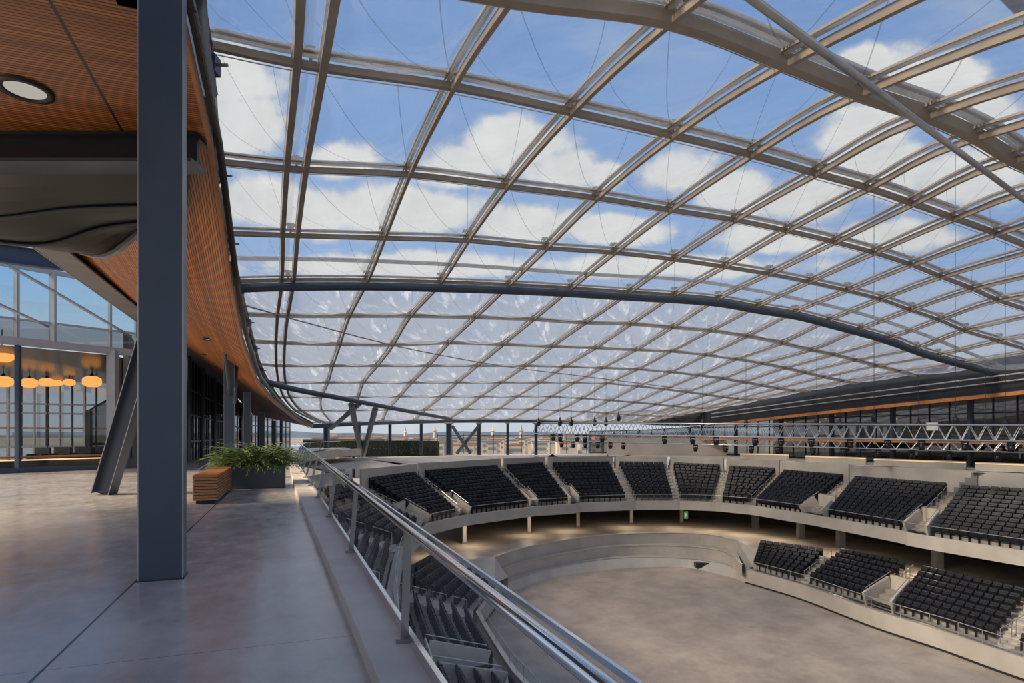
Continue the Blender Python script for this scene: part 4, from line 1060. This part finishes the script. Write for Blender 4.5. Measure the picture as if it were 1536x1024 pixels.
strut((678,638,69.6),(706,680,69.6),.36,'X-brace strut falling to the right between two far columns'); strut((720,636,69.9),(685,680,69.9),.36,'X-brace strut falling to the left between two far columns')
strut((540,604,44),(497,642,58),.28,'short sloping strut between the ring pipe and the canopy tip')
f = MB(); f.rect(smooth([aty(468,639,64), aty(540,635,68), aty(676,631,70), aty(810,631,73), aty(930,631,76), aty(1050,620,74)],4), .4, .45); tag(f.build('end_beam', M['steel_blue']), 'horizontal blue-grey beam along the far end of the roof', 'beam')
t = thing('windscreen_glazing', 'thin framed clear windscreen between the far columns', 'window', aty(740, 680, Yd))
for x in (656,695,740,782,826,850,880,905): MB().bar(aty(x,680,70.5), aty(x,650,70.5), .08, .08, up=Vector((0,1,0))).build('mullion', M['steel_dark'], t)
MB().bar(aty(655,653,70.5), aty(908,653,70.5), .08, .10).build('top_bar', M['steel_dark'], t)
g = MB(); g.strip([aty(655,681,70.5), aty(908,681,70.5)], [aty(655,653,70.5), aty(908,653,70.5)]); g.build('pane', M['glass'], t)
# dark hedge and planters behind glass
t = thing('dark_screen', 'dark glazed screen with clipped hedge at the far left deck', 'screen', aty(580,684,72))
f = MB(); f.bar(aty(455,684,69)+Vector((0,0,.9)), aty(659,684,71.5)+Vector((0,0,.9)), .3, 1.9); f.build('screen', M['hedge'], t)
hm = MB()
for q in range(900):
    p = lerp(aty(455,684,68.6), aty(659,684,71), random.random())+Vector((random.uniform(-.2,.2), random.uniform(-.4,.0), random.uniform(.3,1.75)))
    d = Vector((random.uniform(-.2,.2), random.uniform(-.1,.1), random.uniform(-.15,.2))); e = Vector((random.uniform(-.1,.1),0,random.uniform(-.1,.1)))
    hm.add([p, p+d, p+e], [(0,1,2)])
hm.build('foliage', M['leaf_dk'], t)
MB().bar(aty(455,684,68.4)+Vector((0,0,1.95)), aty(659,684,70.9)+Vector((0,0,1.95)), .05, .06).build('top_rail', M['steel_dark'], t)
# city
f = MB(); f.add([(-2500, 90, -14), (2500, 90, -14), (2500, 2600, -14), (-2500, 2600, -14)], [(0,1,2,3)]); struct('ground', f, M['ground'], 'pale city ground beyond the arena')
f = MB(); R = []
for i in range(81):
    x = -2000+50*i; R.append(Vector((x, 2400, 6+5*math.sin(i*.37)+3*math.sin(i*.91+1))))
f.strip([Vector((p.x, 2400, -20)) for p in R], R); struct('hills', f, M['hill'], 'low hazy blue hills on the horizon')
rnd = random.Random(3)
for i in range(72):
    Y = [210, 260, 320, 400, 500, 640][i % 6]+rnd.uniform(-8, 8); x = 470+(i//6)*37+rnd.uniform(0, 12)+(i % 6)*3; X = (x-CX)/F*Y; w = rnd.uniform(14, 30)/900*Y; h = 5; d = rnd.uniform(6, 14)
    top_ = H0+(HY-[665,661,658,656,654,652][i % 6]+rnd.uniform(-2.5, 1.5))/F*Y
    z0 = -14; z1 = max(-11, top_)
    t = thing('city_building', 'tiny pale flat-roofed building in the distant city beyond the far columns', 'building', (X, Y, z0), 'distant city buildings')
    b = MB(); b.box((X-w/2, Y, z0), (X+w/2, Y+d, z1)); b.build('walls', M['bld' if i % 3 else 'conc_wall'], t)
    b = MB(); b.box((X-w/2+.6, Y-.08, z1-2.2), (X+w/2-.6, Y-.02, z1-1.2)); b.box((X-w/2+.6, Y-.08, z1-4.6), (X+w/2-.6, Y-.02, z1-3.6)); b.build('window_band', M['panel'], t)
    b = MB(); b.box((X-w/2-.2, Y-.2, z1), (X+w/2+.2, Y+d+.2, z1+.4)); b.build('roof', M['wood_edge' if i % 4 == 0 else 'panel'], t)
for i, (x, y, Y) in enumerate([(652,637,500),(739,638,520),(608,640,560),(782,637,480)]):
    a = aty(x, 656, Y); b = aty(x, y, Y)
    t = thing('city_tower', 'thin distant tower rising above the horizon, %s from the left' % ['second','third','first','fourth'][i], 'tower', a)
    MB().lathe(a, [(1.6,0),(1.3,(b.z-a.z)*.5),(2.2,(b.z-a.z)*.55),(.8,(b.z-a.z)*.62),(.3,b.z-a.z)], 8).build('shaft', M['bld'], t)
tm = rnd
for i in range(20):
    Y = 110+14*(i % 5); x = 650+64*(i//5)+12*(i % 5)+rnd.uniform(0,4); p = Vector(((x-CX)/F*Y, Y, -14)); r = rnd.uniform(1.8, 2.6)
    b = MB()
    for q in range(60):
        th = rnd.uniform(0, 6.28); ph = rnd.uniform(-1, 1); rr = r*math.sqrt(1-ph*ph); c0 = p+Vector((rr*math.cos(th), rr*math.sin(th), 5+r*ph*.9))
        e = Vector((rnd.uniform(-1,1),rnd.uniform(-1,1),rnd.uniform(-1,1))); g_ = Vector((rnd.uniform(-1,1),rnd.uniform(-1,1),rnd.uniform(-1,1)))
        b.add([c0-e*.6, c0+g_*.8, c0+e], [(0,1,2)])
    t = thing('city_tree', 'small green tree beyond the far deck', 'tree', p, 'trees beyond the far deck')
    b.build('crown', M['leaf'], t); MB().tube([p, p+Vector((0,0,5))], .3, 6).build('trunk', M['panel'], t)

# ================================================================ RIGHT SIDE BUILDING
RB = smooth([W(37,70.5), W(44,68), W(49,62), W(50.5,52), W(50.5,40), W(50.5,28), W(50.5,14)], 8)
RE = []                                            # roof edge on the right from the grid nodes
def zedge(v): return interp(v, [8,18,26.6,32.8,38.6,46,60,66.7,72], [5.3,6.2,6.66,6.35,6.05,5.65,4.8,4.2,3.8])
FE = smooth([W(36,69.5), W(43,67.5), W(47.6,62), W(48.2,54), W(48.2,44), W(48.2,34), W(48.2,24), W(48.2,12)], 8)
f = MB(); f.strip([Vector((p.x,p.y,zedge(NV(p)[1])-(.35+1.7*min(1,max(0,(NV(p)[0]-36)/12)))) ) for p in FE], [Vector((p.x,p.y,zedge(NV(p)[1])+.5)) for p in FE])
tag(f.build('roof_fascia', M['steel_dark']), 'deep dark fascia along the right edge of the roof', 'fascia')
f = MB(); FE2 = [p for p in FE if NV(p)[1] < 60]
low_ = [Vector((p.x,p.y,zedge(NV(p)[1])-2.05)) for p in FE2]
f.strip(low_, outward(low_, 3.5)); struct('ceiling_right_soffit', f, M['wood_edge'], 'orange timber soffit under the right roof edge')
f = MB(); f.rect([p+Vector((0,0,-.1)) for p in low_], .1, .28); tag(f.build('soffit_edge_board', M['wood_edge']), 'orange timber edge below the dark right-hand fascia', 'edge board')
# gutter pipes on the right
f1 = [p+Vector((0,0,1.2))-W(.7,0,0) for p in low_]; t = thing('gutter_pipes', 'pair of pale pipes running in front of the dark right-hand fascia', 'pipe', f1[0])
MB().tube(f1, .06, 8).build('upper_pipe', M['alu'], t); MB().tube([p+Vector((0,0,-.45)) for p in f1], .05, 8).build('lower_pipe', M['alu'], t)
# glazing of the right building
zz1 = lambda p: zedge(NV(p)[1])-2.0
t = thing('right_glazing', 'dark glass front of the restaurant level along the right side', 'shopfront', RB[0])
RBr = resample(RB, 40)
for i, p in enumerate(RBr):
    b = MB(); w = .34 if i % 4 == 0 else .10; b.box(Vector((p.x-w/2,p.y-w/2,-1.0)), Vector((p.x+w/2,p.y+w/2,zz1(p)))); b.build('mullion', M['steel_dark' if i % 4 else 'steel_blue'], t)
for zb in (-.9, 2.4, 3.2): MB().rect([Vector((p.x,p.y,min(zb, zz1(p)))) for p in RBr], .1, .1).build('glazing_bar', M['steel_dark'], t)
g = MB(); g.strip([Vector((p.x,p.y,-1.0)) for p in RBr], [Vector((p.x,p.y,zz1(p))) for p in RBr]); g.build('pane', M['glass_dark'], t)
f = MB(); S = outward(RBr, -1.2, 1.0); f.sweep(S, [(-.05,-.14),(2.0,-.14),(2.0,.14),(-.05,.14)]); tag(f.build('timber_band', M['wood_edge']), 'long orange timber band across the right building behind the truss', 'band')
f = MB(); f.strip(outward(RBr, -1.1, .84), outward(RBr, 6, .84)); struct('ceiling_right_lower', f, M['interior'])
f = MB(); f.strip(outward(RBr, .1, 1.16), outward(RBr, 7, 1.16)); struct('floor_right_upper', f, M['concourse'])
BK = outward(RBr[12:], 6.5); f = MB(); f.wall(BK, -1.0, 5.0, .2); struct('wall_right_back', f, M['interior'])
f = MB(); f.strip(outward(RBr, 0, -1.01), outward(RBr, 7, -1.01)); struct('floor_right_deck', f, M['concourse'])
w = MB(); a, b = aty(910,655,73.5), aty(1090,655,72); w.add([Vector((a.x,a.y,-1)), Vector((b.x,b.y,-1)), Vector((b.x,b.y,1.1)), Vector((a.x,a.y,1.1))], [(0,1,2,3)]); tag(w.build('end_wall_panel', M['conc_wall']), 'pale beige wall panel under the timber band at the truss left end', 'panel')
rr = random.Random(5)
for i in range(46):
    p = RBr[rr.randint(6, 38)]; q = outward(RBr, rr.uniform(1.5, 5))[RBr.index(p)]; up_ = i % 3 == 0
    q.z = (rr.uniform(2.5, 3.4) if up_ else rr.uniform(.1, .6))
    t = thing('interior_lamp', 'small warm lamp glowing inside the right-hand building, %s' % ('upper level' if up_ else 'lower level'), 'lamp', q, 'lamps inside the right building '+('upper level' if up_ else 'lower level'))
    MB().lathe(q, [(.03,0),(.12,.05),(.12,.15),(.04,.2)], 8).build('bulb', M['lamp'], t)
    MB().tube([q+Vector((0,0,.2)), q+Vector((0,0,.45))], .015, 4).build('cord', M['black'], t)

# ================================================================ LIGHTING TRUSS
def truss(A, B, hgt, dep, nb, label, r=.045):
    A, B = Vector(A), Vector(B); ax = (B-A); L = ax.length; side = Vector((-ax.y, ax.x, 0)).normalized()*dep/2; up = Vector((0,0,hgt/2))
    t = thing('lighting_truss', label, 'truss', A)
    cs = [(-1,-1),(-1,1),(1,-1),(1,1)]
    for a, b in cs: MB().tube([A+side*a+up*b, B+side*a+up*b], r, 8).build('chord', M['truss'], t, True)
    for q in range(nb):
        p0 = A+ax*(q/nb); p1 = A+ax*((q+.5)/nb); p2 = A+ax*((q+1)/nb)
        b = MB()
        for a in (-1, 1):
            b.tube([p0+side*a-up, p1+side*a+up, p2+side*a-up], r*.62, 6)
        b.tube([p0-side+up, p1+side+up], r*.5, 5); b.tube([p0-side-up, p0+side-up], r*.5, 5)
        b.build('lattice_bay', M['truss'], t)
    return t
A1, B1 = aty(803,642,54), aty(1600,650,34.5)
truss(A1, B1, .95, .9, 44, 'long silver box lighting truss spanning from the far columns to the right edge', .055)
A2_, B2_ = aty(830,655,60), aty(1600,672,40)
truss(A2_, B2_, .7, .7, 40, 'second silver lighting truss hanging lower behind the first', .045)
rl = random.Random(9)
for i in range(34):
    f_ = (i+.3+rl.random()*.5)/34 if i > 10 else (i+.5)/60+.02
    sd1 = Vector((-(B1-A1).y, (B1-A1).x, 0)).normalized()*.45; sd2 = Vector((-(B2_-A2_).y, (B2_-A2_).x, 0)).normalized()*.35
    p = lerp(A1, B1, f_)+sd1*(1 if i % 4 == 1 else -1)+Vector((0, 0, -.50)) if i % 2 else lerp(A2_, B2_, f_)-sd2+Vector((0,0,-.37))
    t = thing('stage_light', 'black moving-head stage light hanging under the %s lighting truss' % ('front' if i % 2 else 'rear'), 'stage light', p, 'stage lights under the %s truss' % ('front' if i % 2 else 'rear'))
    MB().box(p+Vector((-.17,-.12,-.14)), p+Vector((.17,.12,0))).build('clamp_base', M['black'], t)
    for a in (-.2, .17): MB().box(p+Vector((a,-.05,-.42)), p+Vector((a+.03,.05,-.1))).build('yoke_arm', M['black'], t)
    MB().lathe(p+Vector((0,0,-.62)), [(.10,0),(.17,.04),(.17,.28),(.10,.40),(.05,.42)], 12).build('head', M['black'], t, True)
p = aty(1390, 640, 38.5)
t = thing('white_panel_light', 'small bright white panel light clipped to the front truss', 'stage light', p)
b = MB(); b.box(p+Vector((-.35,-.6,-.2)), p+Vector((.3,-.55,.25))); b.build('panel', M['lamp_white'], t)
b = MB(); b.box(p+Vector((-.38,-.55,-.23)), p+Vector((.33,-.48,.28))); b.build('housing', M['alu'], t)

# ================================================================ unseen lamps added to brighten the lower concourse
for i, k in enumerate(np.linspace(6.5, len(BU)-2.2, 11)):
    p = lerp(cat(BU, float(k)), cat(TU, float(k)), .25)
    l = bpy.data.objects.new('concourse_light', bpy.data.lights.new('concourse_light', 'AREA')); COL.objects.link(l)
    l.location = (p.x, p.y, -5.95); l.data.shape = 'DISK'; l.data.size = .6; l.data.energy = 38; l.data.color = (1,.8,.58)
